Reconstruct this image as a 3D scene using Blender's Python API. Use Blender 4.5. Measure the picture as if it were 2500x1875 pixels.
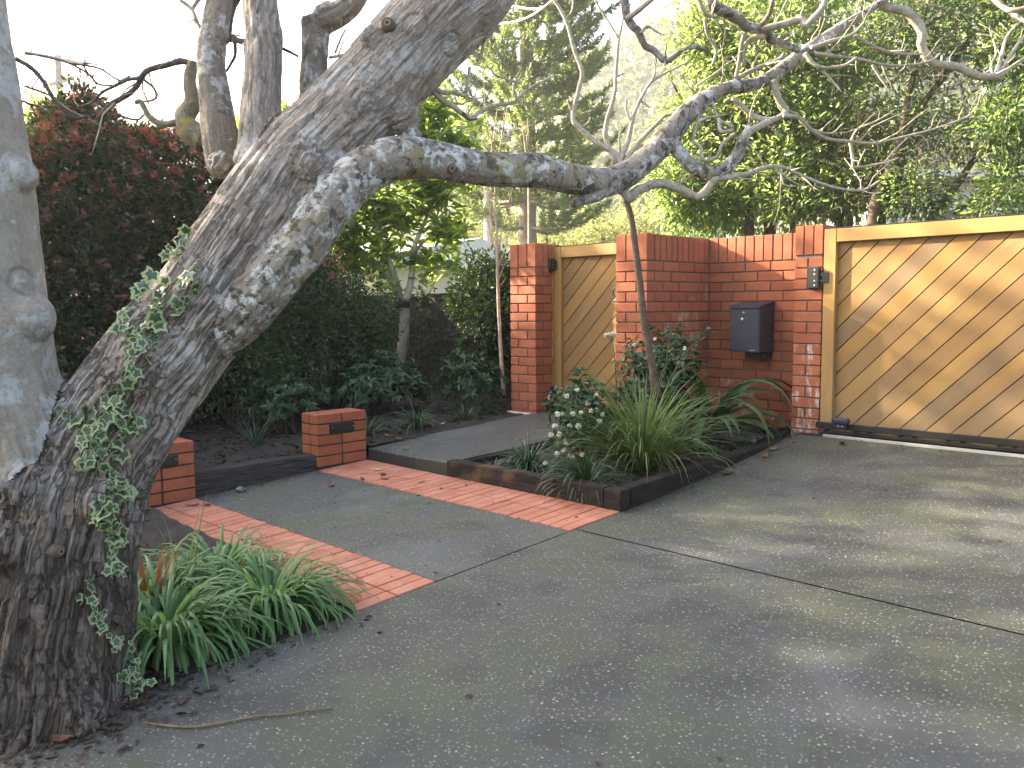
import bpy, bmesh, math, random
import numpy as np
from mathutils import Matrix, Vector
from mathutils.bvhtree import BVHTree

for o in list(bpy.data.objects):
    bpy.data.objects.remove(o)
SC = bpy.context.scene
COL = SC.collection
RNG = np.random.default_rng(7)
random.seed(7)

# ------------------------------------------------------------------ camera
EYE = np.array([0.0, 0.0, 1.5])
FPX = 2065.0
PITCH, ROLL, YAW = math.radians(5.17), math.radians(0.46), math.radians(45)
_f = np.array([-math.sin(YAW) * math.cos(PITCH), math.cos(YAW) * math.cos(PITCH), -math.sin(PITCH)])
_r = np.array([math.cos(YAW), math.sin(YAW), 0.0])
_u = np.cross(_r, _f)
CR = _r * math.cos(ROLL) - _u * math.sin(ROLL)
CU = _u * math.cos(ROLL) + _r * math.sin(ROLL)
CF = _f
cam = bpy.data.cameras.new('camera')
cam.sensor_width = 36.0
cam.lens = 36.0 * FPX / 2500.0
cam.clip_start, cam.clip_end = 0.05, 3000
cam_o = bpy.data.objects.new('camera', cam)
COL.objects.link(cam_o)
cam_o.matrix_world = Matrix(((CR[0], CU[0], -CF[0], EYE[0]), (CR[1], CU[1], -CF[1], EYE[1]),
                             (CR[2], CU[2], -CF[2], EYE[2]), (0, 0, 0, 1)))
SC.camera = cam_o

# ------------------------------------------------------------------ sky, sun, exposure
SUN_TRAVEL = Vector((2.4, 1.0, -1.19)).normalized()
SUN_EL = math.asin(-SUN_TRAVEL.z)
SUN_AZ = math.atan2(-SUN_TRAVEL.x, -SUN_TRAVEL.y)      # from +Y towards +X
W = bpy.data.worlds.new('World')
SC.world = W
W.use_nodes = True
wn = W.node_tree
bg = wn.nodes['Background']
sky = wn.nodes.new('ShaderNodeTexSky')
sky.sky_type = 'NISHITA'
sky.sun_disc = False
sky.sun_elevation = SUN_EL
sky.sun_rotation = SUN_AZ
sky.air_density = 1.0
sky.dust_density = 4.0
sky.ozone_density = 0.6
wn.links.new(sky.outputs[0], bg.inputs[0])
bg.inputs[1].default_value = 0.080
sun = bpy.data.lights.new('sun', 'SUN')
sun.energy = 5.0
sun.angle = math.radians(0.55)
sun.color = (1.0, 0.86, 0.66)
sun_o = bpy.data.objects.new('sun', sun)
COL.objects.link(sun_o)
sun_o.rotation_euler = SUN_TRAVEL.to_track_quat('-Z', 'Y').to_euler()
sun_o.location = (-30, -8, 14)
SC.view_settings.view_transform = 'Standard'
SC.view_settings.look = 'None'
SC.view_settings.gamma = 1.0
SC.view_settings.exposure = 3.08
SC.view_settings.use_curve_mapping = False
SC.render.engine = 'CYCLES'
SC.cycles.use_denoising = True
SC.cycles.max_bounces = 8
SC.cycles.diffuse_bounces = 4
SC.cycles.transparent_max_bounces = 8
SC.cycles.caustics_reflective = False
SC.cycles.caustics_refractive = False


def P(px, py, d):
    """World point seen at that place of the photograph, d metres in front of the lens."""
    return EYE + d * (CR * ((px - 1250) / FPX) - CU * ((py - 937.5) / FPX) + CF)


def pxr(rpx, d):
    return rpx * d / FPX


def hd(y):
    """height of the sloping forecourt"""
    y = np.asarray(y, float)
    yy = np.clip(y, -10, 9)
    return 0.154 + 0.057 * (yy - 2.61) + 0.0196 * np.clip(yy - 4, 0, None) ** 2


# ------------------------------------------------------------------ numpy helpers
def _hash(ix, iy, iz, seed):
    n = (ix * 374761393 + iy * 668265263 + iz * 2147483647 + seed * 1274126177) & 0xFFFFFFFF
    n = ((n ^ (n >> 13)) * 1274126177) & 0xFFFFFFFF
    n = n ^ (n >> 16)
    return (n & 0xFFFFFF) / float(0xFFFFFF)


def vnoise(p, seed=0):
    p = np.asarray(p, float)
    i = np.floor(p).astype(np.int64)
    f = p - i
    f = f * f * (3 - 2 * f)
    out = 0
    for dx in (0, 1):
        wx = f[:, 0] if dx else 1 - f[:, 0]
        for dy in (0, 1):
            wy = f[:, 1] if dy else 1 - f[:, 1]
            for dz in (0, 1):
                wz = f[:, 2] if dz else 1 - f[:, 2]
                out = out + wx * wy * wz * _hash(i[:, 0] + dx, i[:, 1] + dy, i[:, 2] + dz, seed)
    return out


def fbm(p, seed=0, oct=4):
    p = np.asarray(p, float)
    a, s, t = 0.5, 0.0, 0.0
    for k in range(oct):
        s = s + a * vnoise(p * 2 ** k + 17.3 * k, seed + k)
        t += a
        a *= 0.5
    return s / t


def norm(v):
    return v / np.maximum(np.linalg.norm(v, axis=-1, keepdims=True), 1e-9)


def rand_dir(n, rng=RNG):
    return norm(rng.normal(size=(n, 3)))


def mesh_np(name, V, F, mats=(), fmat=None, smooth=False):
    V = np.ascontiguousarray(V, dtype=np.float32)
    me = bpy.data.meshes.new(name)
    if isinstance(F, np.ndarray):
        nf, k = F.shape
        me.vertices.add(len(V))
        me.vertices.foreach_set('co', V.ravel())
        me.loops.add(nf * k)
        me.loops.foreach_set('vertex_index', np.ascontiguousarray(F, dtype=np.int32).ravel())
        me.polygons.add(nf)
        me.polygons.foreach_set('loop_start', np.arange(0, nf * k, k, dtype=np.int32))
        me.update(calc_edges=True)
    else:
        me.from_pydata([tuple(v) for v in V], [], F)
        nf = len(F)
    for m in mats:
        me.materials.append(m)
    if fmat is not None:
        me.polygons.foreach_set('material_index', np.asarray(fmat, dtype=np.int32))
    if smooth:
        me.polygons.foreach_set('use_smooth', np.ones(nf, dtype=bool))
    return me


def link(name, me, parent=None, loc=None, rot=None):
    o = bpy.data.objects.new(name, me)
    COL.objects.link(o)
    if parent is not None:
        o.parent = parent
        o.matrix_parent_inverse = ABS[parent.name].inverted() if parent.name in ABS else Matrix()
    if loc is not None:
        o.location = loc
    if rot is not None:
        o.rotation_euler = rot
    return o


ABS = {}      # absolute matrices of empties


def tag(o, label, cat, group=None):
    o['label'] = label
    o['category'] = cat
    if group:
        o['group'] = group
    return o


def thing(name, loc, label, cat, group=None):
    o = bpy.data.objects.new(name, None)
    COL.objects.link(o)
    o.location = loc
    o.empty_display_size = 0.1
    ABS[o.name] = Matrix.Translation(Vector(loc))
    return tag(o, label, cat, group)


def struct(o):
    o['kind'] = 'structure'
    return o


def stuff(o):
    o['kind'] = 'stuff'
    return o


class MB:
    """collects boxes, tubes, prisms -> one mesh"""

    def __init__(s):
        s.V, s.F = [], []

    def add(s, V, F):
        b = len(s.V)
        s.V += [tuple(v) for v in V]
        s.F += [tuple(i + b for i in f) for f in F]
        return s

    def box(s, x0, x1, y0, y1, z0, z1, c=0.0):
        V, F = box_geo(x1 - x0, y1 - y0, z1 - z0, c)
        return s.add(V + np.array([(x0 + x1) / 2, (y0 + y1) / 2, (z0 + z1) / 2]), F)

    def tube(s, pts, rad, n=8, res=None, cap=True):
        V, F = tube_geo(pts, rad, n, res, cap)
        return s.add(V, F)

    def prism(s, poly, ax, d0, d1):
        """poly in the two other axes, extruded along ax from d0 to d1"""
        n = len(poly)
        V = []
        for d in (d0, d1):
            for a, b in poly:
                V.append({'x': (d, a, b), 'y': (a, d, b), 'z': (a, b, d)}[ax])
        F = [tuple(range(n)), tuple(range(2 * n - 1, n - 1, -1))]
        F += [(i, i + n, (i + 1) % n + n, (i + 1) % n) for i in range(n)]
        return s.add(V, F)

    def build(s, name, m, parent=None, smooth=False, loc=None, rot=None):
        me = bpy.data.meshes.new(name)
        me.from_pydata(s.V, [], s.F)
        bm = bmesh.new()
        bm.from_mesh(me)
        bmesh.ops.recalc_face_normals(bm, faces=bm.faces)
        bm.to_mesh(me)
        bm.free()
        me.materials.append(m)
        if smooth:
            me.polygons.foreach_set('use_smooth', np.ones(len(me.polygons), dtype=bool))
        return link(name, me, parent, loc, rot)


def box_geo(lx, ly, lz, c=0.0):
    """centred box with chamfered edges (c)"""
    hx, hy, hz = lx / 2, ly / 2, lz / 2
    if c <= 0:
        V = np.array([(sx * hx, sy * hy, sz * hz) for sx in (-1, 1) for sy in (-1, 1) for sz in (-1, 1)])
        F = [(0, 1, 3, 2), (4, 6, 7, 5), (0, 4, 5, 1), (2, 3, 7, 6), (0, 2, 6, 4), (1, 5, 7, 3)]
        return V, F
    V, idx = [], {}
    for sx in (-1, 1):
        for sy in (-1, 1):
            for sz in (-1, 1):
                for a in range(3):
                    p = [sx * hx, sy * hy, sz * hz]
                    for b in range(3):
                        if b != a:
                            p[b] -= (sx, sy, sz)[b] * c
                    idx[(sx, sy, sz, a)] = len(V)
                    V.append(p)
    F = []
    S = ((-1, -1), (1, -1), (1, 1), (-1, 1))

    def key(a, sa, b, sb, d, sd):
        k = [0, 0, 0]
        k[a], k[b], k[d] = sa, sb, sd
        return tuple(k)
    for a in range(3):
        b, d = (a + 1) % 3, (a + 2) % 3
        for sa in (-1, 1):
            F.append(tuple(idx[key(a, sa, b, sb, d, sd) + (a,)] for sb, sd in S))
        for sb in (-1, 1):
            for sd in (-1, 1):
                F.append((idx[key(a, -1, b, sb, d, sd) + (b,)], idx[key(a, 1, b, sb, d, sd) + (b,)],
                          idx[key(a, 1, b, sb, d, sd) + (d,)], idx[key(a, -1, b, sb, d, sd) + (d,)]))
    for sx in (-1, 1):
        for sy in (-1, 1):
            for sz in (-1, 1):
                F.append(tuple(idx[(sx, sy, sz, a)] for a in range(3)))
    return np.array(V), F


def spline(pts, n):
    pts = np.asarray(pts, float)
    if len(pts) < 3:
        t = np.linspace(0, 1, n)[:, None]
        return pts[0] * (1 - t) + pts[-1] * t
    Q = np.vstack([2 * pts[0] - pts[1], pts, 2 * pts[-1] - pts[-2]])
    u = np.linspace(0, len(pts) - 1, n)
    i = np.minimum(u.astype(int), len(pts) - 2)
    t = (u - i)[:, None]
    p0, p1, p2, p3 = Q[i], Q[i + 1], Q[i + 2], Q[i + 3]
    return 0.5 * (2 * p1 + (p2 - p0) * t + (2 * p0 - 5 * p1 + 4 * p2 - p3) * t ** 2 + (3 * p1 - p0 - 3 * p2 + p3) * t ** 3)


def frames(C):
    T = norm(np.gradient(C, axis=0))
    n = np.zeros_like(T)
    a = np.array([0, 0, 1.0]) if abs(T[0][2]) < 0.9 else np.array([1.0, 0, 0])
    v = np.cross(T[0], a)
    for i in range(len(C)):
        v = v - T[i] * (v @ T[i])
        v = v / max(np.linalg.norm(v), 1e-9)
        n[i] = v
    return T, n, np.cross(T, n)


def tube_geo(pts, rad, n=8, res=None, cap=True, wob=0.0, seed=0):
    pts = np.asarray(pts, float)
    rad = np.broadcast_to(np.asarray(rad, float), (len(pts),))
    if res:
        C = spline(pts, res)
        R = np.interp(np.linspace(0, len(pts) - 1, res), np.arange(len(pts)), rad)
    else:
        C, R = pts, rad
    T, A, B = frames(C)
    th = np.arange(n) * 2 * math.pi / n
    ring = A[:, None, :] * np.cos(th)[None, :, None] + B[:, None, :] * np.sin(th)[None, :, None]
    RR = R[:, None, None] * np.ones((1, n, 1))
    if wob:
        q = (C[:, None, :] + ring * R[:, None, None]).reshape(-1, 3)
        sc = 1.6 / max(float(R.mean()), 1e-4)
        RR = RR * (1 + wob * 2 * (fbm(q * sc * 0.45, seed, 2).reshape(len(C), n, 1) - 0.5))
    V = (C[:, None, :] + ring * RR).reshape(-1, 3)
    F = []
    m = len(C)
    for i in range(m - 1):
        for j in range(n):
            k = (j + 1) % n
            F.append((i * n + j, i * n + k, (i + 1) * n + k, (i + 1) * n + j))
    if cap:
        F.append(tuple(range(n - 1, -1, -1)))
        F.append(tuple((m - 1) * n + j for j in range(n)))
    return V, F


# ------------------------------------------------------------------ materials
class NT:
    def __init__(s, name):
        s.m = bpy.data.materials.new(name)
        s.m.use_nodes = True
        s.t = s.m.node_tree
        s.t.nodes.clear()
        s.out = s.n('ShaderNodeOutputMaterial')
        s.b = s.n('ShaderNodeBsdfPrincipled')
        s.l(s.b.outputs[0], s.out.inputs[0])

    def n(s, ty, **kw):
        nd = s.t.nodes.new(ty)
        for k, v in kw.items():
            setattr(nd, k, v)
        return nd

    def l(s, a, b):
        s.t.links.new(a, b)

    def co(s, kind='Object'):
        if kind == 'World':
            return s.n('ShaderNodeNewGeometry').outputs['Position']
        return s.n('ShaderNodeTexCoord').outputs[kind]

    def map(s, vec, scale=(1, 1, 1), rot=(0, 0, 0)):
        m = s.n('ShaderNodeMapping')
        m.inputs['Scale'].default_value = scale
        m.inputs['Rotation'].default_value = rot
        s.l(vec, m.inputs[0])
        return m.outputs[0]

    def noise(s, vec, scale, detail=4, rough=0.55, dist=0.0):
        x = s.n('ShaderNodeTexNoise')
        x.inputs['Scale'].default_value = scale
        x.inputs['Detail'].default_value = detail
        x.inputs['Roughness'].default_value = rough
        x.inputs['Distortion'].default_value = dist
        s.l(vec, x.inputs['Vector'])
        return x.outputs['Fac']

    def voro(s, vec, scale, feature='F1', out='Distance'):
        x = s.n('ShaderNodeTexVoronoi', feature=feature)
        x.inputs['Scale'].default_value = scale
        s.l(vec, x.inputs['Vector'])
        return x.outputs[out]

    def ramp(s, fac, stops, interp='LINEAR'):
        r = s.n('ShaderNodeValToRGB')
        r.color_ramp.interpolation = interp
        e = r.color_ramp.elements
        while len(e) < len(stops):
            e.new(0.5)
        for el, (p, c) in zip(e, stops):
            el.position = p
            el.color = (c, c, c, 1) if isinstance(c, (int, float)) else (*c, 1)
        s.l(fac, r.inputs[0])
        return r.outputs[0]

    def mix(s, fac, a, b, mode='MIX'):
        x = s.n('ShaderNodeMix', data_type='RGBA', blend_type=mode)
        for k, v in ((0, fac), (6, a), (7, b)):
            if isinstance(v, (int, float)):
                x.inputs[k].default_value = v if k == 0 else (v, v, v, 1)
            elif isinstance(v, tuple):
                x.inputs[k].default_value = (*v, 1)
            else:
                s.l(v, x.inputs[k])
        return x.outputs[2]

    def math(s, op, a, b=0.0):
        x = s.n('ShaderNodeMath', operation=op)
        for k, v in ((0, a), (1, b)):
            if isinstance(v, (int, float)):
                x.inputs[k].default_value = v
            else:
                s.l(v, x.inputs[k])
        return x.outputs[0]

    def bump(s, h, strength=0.5, dist=0.01):
        x = s.n('ShaderNodeBump')
        x.inputs['Strength'].default_value = strength
        x.inputs['Distance'].default_value = dist
        s.l(h, x.inputs['Height'])
        s.l(x.outputs[0], s.b.inputs['Normal'])
        return x

    def set(s, col=None, rough=None, metal=None, spec=None):
        for k, v in (('Base Color', col), ('Roughness', rough), ('Metallic', metal), ('Specular IOR Level', spec)):
            if v is None:
                continue
            if isinstance(v, (int, float)):
                s.b.inputs[k].default_value = v
            elif isinstance(v, tuple):
                s.b.inputs[k].default_value = (*v, 1)
            else:
                s.l(v, s.b.inputs[k])
        return s.m

    def objrand(s):
        return s.n('ShaderNodeObjectInfo').outputs['Random']

    def island(s):
        return s.n('ShaderNodeNewGeometry').outputs['Random Per Island']


def m_plain(name, col, rough=0.6, metal=0.0, spec=0.5, var=0.15, scale=8, bump=0.0, bscale=60):
    t = NT(name)
    v = t.co()
    n = t.noise(v, scale, 5)
    dark = tuple(c * (1 - var) for c in col)
    lite = tuple(min(1, c * (1 + var)) for c in col)
    c = t.ramp(n, [(0.3, dark), (0.7, lite)])
    if bump:
        t.bump(t.noise(v, bscale, 4), bump, 0.003)
    return t.set(c, rough, metal, spec)


def m_brick(name, white=0.0, shiny=0.0):
    t = NT(name)
    v = t.co()
    w = t.co('World')
    r = t.objrand()
    base = t.ramp(r, [(0.0, (0.27, 0.086, 0.045)), (0.3, (0.34, 0.114, 0.058)), (0.7, (0.385, 0.135, 0.068)), (1.0, (0.31, 0.10, 0.054))])
    n1 = t.noise(w, 14, 5, 0.6)
    n2 = t.noise(w, 95, 3, 0.6)
    c = t.mix(t.ramp(n1, [(0.35, 0.0), (0.75, 0.55)]), base, (0.20, 0.064, 0.038), 'MIX')
    c = t.mix(t.ramp(n2, [(0.62, 0.0), (0.8, 0.5)]), c, (0.16, 0.05, 0.03))
    if white:
        wn_ = t.noise(t.map(w, (26, 26, 7)), 1.0, 4, 0.7)
        n3 = t.noise(w, 9, 3, 0.6)
        f = t.math('MULTIPLY', t.ramp(wn_, [(0.5, 0.0), (0.62, 1.0)]), t.ramp(n3, [(0.42, 0.0), (0.6, 1.0)]))
        c = t.mix(t.math('MULTIPLY', f, white), c, (0.62, 0.55, 0.52))
    t.bump(t.noise(w, 160, 4, 0.6), 0.35, 0.002)
    rough = t.ramp(n1, [(0.3, 0.75 - shiny), (0.7, 0.9 - shiny)])
    return t.set(c, rough, 0, 0.2)


def m_paver(name):
    t = NT(name)
    w = t.co('World')
    r = t.objrand()
    base = t.ramp(r, [(0.0, (0.38, 0.145, 0.088)), (0.5, (0.44, 0.18, 0.114)), (1.0, (0.41, 0.168, 0.108))])
    dirt = t.noise(w, 3.2, 5, 0.6)
    c = t.mix(t.ramp(dirt, [(0.45, 0.0), (0.7, 0.5)]), base, (0.24, 0.088, 0.056))
    pale = t.noise(w, 5.5, 4, 0.6)
    c = t.mix(t.ramp(pale, [(0.48, 0.0), (0.66, 0.5)]), c, (0.47, 0.25, 0.19))
    wet = t.noise(w, 7, 3, 0.5)
    c = t.mix(t.ramp(wet, [(0.6, 0.0), (0.66, 0.5)]), c, (0.27, 0.062, 0.024))
    t.bump(t.noise(w, 140, 4, 0.6), 0.3, 0.002)
    rough = t.ramp(wet, [(0.55, 0.8), (0.68, 0.55)])
    return t.set(c, rough, 0, 0.25)


def m_concrete(name, stones=True, base=(0.094, 0.098, 0.092), moss=1.0):
    t = NT(name)
    w = t.co('World')
    big = t.noise(w, 0.9, 4, 0.55)
    big2 = t.noise(w, 1.9, 4, 0.55, 0.4)
    c = t.mix(t.ramp(big, [(0.42, 0.0), (0.62, 1.0)]), base, tuple(x * 0.68 for x in (base[0], base[1], base[2] * 1.12)))
    c = t.mix(t.math('MULTIPLY', t.ramp(big2, [(0.42, 0.0), (0.60, 0.9)]), moss), c, (0.084, 0.094, 0.052))
    blot = t.noise(t.map(w, (1.0, 1.0, 1)), 3.1, 2, 0.4, 0.3)
    c = t.mix(t.ramp(blot, [(0.53, 0.0), (0.63, 0.75)]), c, tuple(x * 0.50 for x in base))
    dry = t.noise(w, 1.3, 3, 0.5, 0.6)
    c = t.mix(t.ramp(dry, [(0.56, 0.0), (0.68, 0.6)]), c, (base[0] * 1.5, base[1] * 1.5, base[2] * 1.62))
    fine = t.noise(w, 260, 3, 0.7)
    c = t.mix(t.ramp(fine, [(0.38, 0.75), (0.62, 0.0)]), c, tuple(x * 0.35 for x in base))
    h = fine
    if stones:
        vd = t.voro(w, 66)
        vc = t.voro(w, 66, out='Color')
        sep = t.n('ShaderNodeSeparateColor')
        t.l(vc, sep.inputs[0])
        st = t.math('MULTIPLY', t.ramp(vd, [(0.22, 1.0), (0.42, 0.0)]), t.ramp(sep.outputs[0], [(0.25, 0.0), (0.7, 0.95)]))
        sc_ = t.ramp(sep.outputs[1], [(0.0, (0.09, 0.094, 0.098)), (0.5, (0.165, 0.167, 0.16)), (0.9, (0.25, 0.245, 0.225)), (1.0, (0.36, 0.35, 0.33))])
        c = t.mix(st, c, sc_)
        vd2 = t.voro(w, 48)
        vc2 = t.voro(w, 48, out='Color')
        sep2 = t.n('ShaderNodeSeparateColor')
        t.l(vc2, sep2.inputs[0])
        st2 = t.math('MULTIPLY', t.ramp(vd2, [(0.16, 1.0), (0.24, 0.0)]), t.ramp(sep2.outputs[0], [(0.965, 0.0), (0.98, 1.0)]))
        c = t.mix(st2, c, (0.34, 0.335, 0.31))
        h = t.math('ADD', fine, t.math('MULTIPLY', st, 1.2))
    t.bump(h, 0.55, 0.004)
    return t.set(c, t.ramp(big, [(0.35, 0.72), (0.65, 0.55)]), 0, 0.4)


def m_wood(name, cols, grain=1.0, rough=0.55):
    """planed timber, grain along local X"""
    t = NT(name)
    v = t.co()
    r = t.objrand()
    off = t.n('ShaderNodeVectorMath', operation='ADD')
    t.l(v, off.inputs[0])
    cmb = t.n('ShaderNodeCombineXYZ')
    for k, mlt in enumerate((37.0, 53.0, 71.0)):
        t.l(t.math('MULTIPLY', r, mlt), cmb.inputs[k])
    t.l(cmb.outputs[0], off.inputs[1])
    g = t.noise(t.map(off.outputs[0], (1.2, 14, 14)), 3.0, 6, 0.62, 0.6)
    f = t.noise(t.map(off.outputs[0], (3, 120, 120)), 3.0, 3, 0.6)
    big = t.noise(t.map(off.outputs[0], (0.8, 2.5, 2.5)), 1.6, 3, 0.5, 0.5)
    base = t.ramp(r, [(i / (len(cols) - 1), c) for i, c in enumerate(cols)])
    c = t.mix(t.ramp(g, [(0.3, 0.0), (0.75, 0.45 * grain)]), base, (0.20, 0.095, 0.035))
    c = t.mix(t.ramp(f, [(0.4, 0.0), (0.75, 0.22 * grain)]), c, (0.22, 0.11, 0.05))
    c = t.mix(t.ramp(big, [(0.48, 0.0), (0.70, 0.6)]), c, (0.17, 0.11, 0.065))
    pz = t.n('ShaderNodeSeparateXYZ')
    t.l(t.co('World'), pz.inputs[0])
    wz = t.math('ADD', pz.outputs[2], t.math('MULTIPLY', t.math('SUBTRACT', g, 0.5), 1.6))
    c = t.mix(t.ramp(wz, [(0.55, 0.5), (1.05, 0.0)]), c, (0.20, 0.155, 0.10))
    st = t.noise(t.map(t.co('World'), (7, 7, 0.5)), 1.0, 4, 0.7)
    c = t.mix(t.ramp(st, [(0.60, 0.0), (0.74, 0.4)]), c, (0.22, 0.10, 0.035))
    t.bump(t.math('ADD', f, g), 0.18, 0.002)
    return t.set(c, rough, 0, 0.3)


def m_oldwood(name, axis=(2, 30, 30), a=(0.012, 0.010, 0.010), b=(0.055, 0.042, 0.034), patch=0.5, scale=3.0):
    t = NT(name)
    v = t.co()
    g = t.noise(t.map(v, axis), scale, 6, 0.7, 0.3)
    n = t.noise(v, 5, 4, 0.6)
    c = t.ramp(g, [(0.32, a), (0.72, b)])
    c = t.mix(t.ramp(n, [(0.5, 0.0), (0.68, patch)]), c, (0.13, 0.085, 0.045))
    t.bump(g, 0.9, 0.012)
    return t.set(c, 0.85, 0, 0.2)


def m_bark(name, c1, c2, lichen=0.5, lcol=(0.42, 0.44, 0.43), black=0.3, yellow=0.0, lscale=9.0, bump=0.6, dark=(0.045, 0.04, 0.034), furrow=0.0):
    t = NT(name)
    w = t.co()
    n = t.noise(w, 11, 6, 0.65)
    c = t.ramp(n, [(0.3, c1), (0.7, c2)])
    f = t.noise(w, 70, 4, 0.7)
    c = t.mix(t.ramp(f, [(0.45, 0.0), (0.75, 0.5)]), c, dark)
    b_ = t.noise(w, 17, 5, 0.7, 0.8)
    c = t.mix(t.math('MULTIPLY', t.ramp(b_, [(0.50, 0.0), (0.58, 1.0)] if black > 0.7 else [(0.56, 0.0), (0.64, 1.0)]), black), c, dark)
    l1 = t.noise(w, lscale, 5, 0.7, 0.3)
    l2 = t.noise(w, lscale * 4, 4, 0.7)
    lm = t.math('MULTIPLY', t.ramp(l1, [(0.52, 0.0), (0.57, 1.0)]), t.ramp(l2, [(0.36, 0.0), (0.5, 1.0)]))
    c = t.mix(t.math('MULTIPLY', lm, lichen), c, lcol)
    if yellow:
        y1 = t.noise(w, 4.5, 4, 0.7)
        y2 = t.noise(w, 30, 3, 0.7)
        y0 = 0.47 if yellow >= 1 else 0.58
        ym = t.math('MULTIPLY', t.ramp(y1, [(y0, 0.0), (y0 + 0.06, 1.0)]), t.ramp(y2, [(0.38, 0.0), (0.52, 1.0)]))
        c = t.mix(t.math('MULTIPLY', ym, yellow), c, (0.33, 0.27, 0.05))
    h = t.math('ADD', t.math('MULTIPLY', f, 0.6), t.math('ADD', n, t.math('MULTIPLY', lm, 0.25)))
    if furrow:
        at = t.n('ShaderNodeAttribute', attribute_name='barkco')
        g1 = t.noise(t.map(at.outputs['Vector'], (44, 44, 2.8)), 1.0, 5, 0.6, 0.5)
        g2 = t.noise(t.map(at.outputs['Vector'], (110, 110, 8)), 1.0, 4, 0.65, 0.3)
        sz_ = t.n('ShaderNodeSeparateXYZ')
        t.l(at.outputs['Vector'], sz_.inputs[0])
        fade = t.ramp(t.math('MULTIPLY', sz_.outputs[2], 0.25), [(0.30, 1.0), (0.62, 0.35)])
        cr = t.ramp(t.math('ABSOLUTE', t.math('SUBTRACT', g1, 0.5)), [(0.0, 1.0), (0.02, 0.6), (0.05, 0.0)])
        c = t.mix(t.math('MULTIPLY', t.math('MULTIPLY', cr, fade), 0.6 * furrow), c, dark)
        c = t.mix(t.math('MULTIPLY', t.ramp(g2, [(0.5, 0.0), (0.7, 0.5)]), furrow), c, tuple(min(1, x * 1.35) for x in c2))
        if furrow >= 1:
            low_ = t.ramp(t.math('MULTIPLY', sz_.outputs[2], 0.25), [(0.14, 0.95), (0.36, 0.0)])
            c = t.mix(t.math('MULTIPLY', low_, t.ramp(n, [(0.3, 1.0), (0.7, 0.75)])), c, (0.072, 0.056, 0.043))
        h = t.math('ADD', t.math('MULTIPLY', h, 0.5), t.math('ADD', t.math('MULTIPLY', t.math('MULTIPLY', cr, fade), -1.6 * furrow), t.math('MULTIPLY', g2, 1.1 * furrow)))
    t.bump(h, bump, 0.012)
    return t.set(c, 0.85, 0, 0.2)


def m_leaf(name, cols, trans=0.35, tcol=None, rough=0.42, spec=0.5):
    t = NT(name)
    r = t.island()
    c = t.ramp(r, [(i / (len(cols) - 1), k) for i, k in enumerate(cols)])
    t.set(c, rough, 0, spec)
    tr = t.n('ShaderNodeBsdfTranslucent')
    if tcol is None:
        tc = t.mix(1.0, c, (1.0, 1.25, 0.35), 'MULTIPLY')
        tc = t.mix(0.5, tc, t.mix(1.0, c, (2.2, 2.4, 0.7), 'MULTIPLY'))
        t.l(tc, tr.inputs[0])
    else:
        tr.inputs[0].default_value = (*tcol, 1)
    mx = t.n('ShaderNodeMixShader')
    wv = t.n('ShaderNodeTexWhiteNoise', noise_dimensions='1D')
    t.l(r, wv.inputs['W'])
    t.l(t.math('MULTIPLY', t.ramp(wv.outputs['Value'], [(0.0, 0.35), (0.5, 0.9), (1.0, 1.0)]), min(1.0, trans * 1.25)), mx.inputs[0])
    t.l(t.b.outputs[0], mx.inputs[1])
    t.l(tr.outputs[0], mx.inputs[2])
    t.l(mx.outputs[0], t.out.inputs[0])
    return t.m


M = {}
M['brick'] = m_brick('brick_red')
M['brick_white'] = m_brick('brick_efflorescent', 0.85)
M['brick_streak'] = m_brick('brick_streaked', 0.45)
M['mortar'] = m_plain('mortar_grey', (0.165, 0.135, 0.115), 0.95, bump=0.4, bscale=150)
M['mortar_dark'] = m_plain('mortar_dark', (0.035, 0.03, 0.026), 0.95, bump=0.4, bscale=150)
M['grit'] = m_plain('joint_grit', (0.075, 0.062, 0.052), 0.95, var=0.4, scale=30, bump=0.5, bscale=150)
M['paver'] = m_paver('paver_red')
M['drive'] = m_concrete('exposed_aggregate')
M['path'] = m_concrete('path_concrete', True, (0.082, 0.085, 0.083), 0.4)
M['riser'] = m_concrete('dark_step_face', False, (0.05, 0.05, 0.047), 0.5)  # front face of the step, darker concrete than the path top
M['joint'] = m_plain('joint_dark', (0.02, 0.02, 0.018), 0.95)
M['gatewood'] = m_wood('gate_cedar', [(0.33, 0.195, 0.056), (0.39, 0.24, 0.074), (0.25, 0.15, 0.058), (0.42, 0.255, 0.076), (0.20, 0.14, 0.075), (0.36, 0.21, 0.062), (0.23, 0.15, 0.068), (0.34, 0.215, 0.076)])
M['gateframe'] = m_wood('gate_frame_cedar', [(0.40, 0.235, 0.072), (0.46, 0.275, 0.085)], 0.7)
M['sleeper'] = m_oldwood('sleeper_grey', (30, 2, 30), (0.012, 0.011, 0.011), (0.085, 0.078, 0.072), 0.0, 2.4)
M['timber'] = m_oldwood('timber_dark_brown', (2, 30, 30), (0.010, 0.008, 0.008), (0.045, 0.034, 0.028), 0.75, 2.6)
M['timber_y'] = m_oldwood('timber_black', (30, 2, 30), (0.010, 0.009, 0.009), (0.032, 0.027, 0.026), 0.15, 2.6)
M['soil'] = m_plain('dark_soil', (0.020, 0.015, 0.012), 0.95, var=0.6, scale=20, bump=1.0, bscale=45)
M['black'] = m_plain('black_steel', (0.012, 0.012, 0.013), 0.35, 0.0, 0.6)
M['blackrail'] = m_plain('black_rail', (0.012, 0.011, 0.011), 0.7, 0.0, 0.4)
M['navy'] = m_plain('navy_plastic', (0.016, 0.022, 0.055), 0.45)
M['letterbox'] = m_plain('letterbox_paint', (0.030, 0.036, 0.058), 0.42, 0.0, 0.5, 0.06, 3, 0.15, 300)
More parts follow.
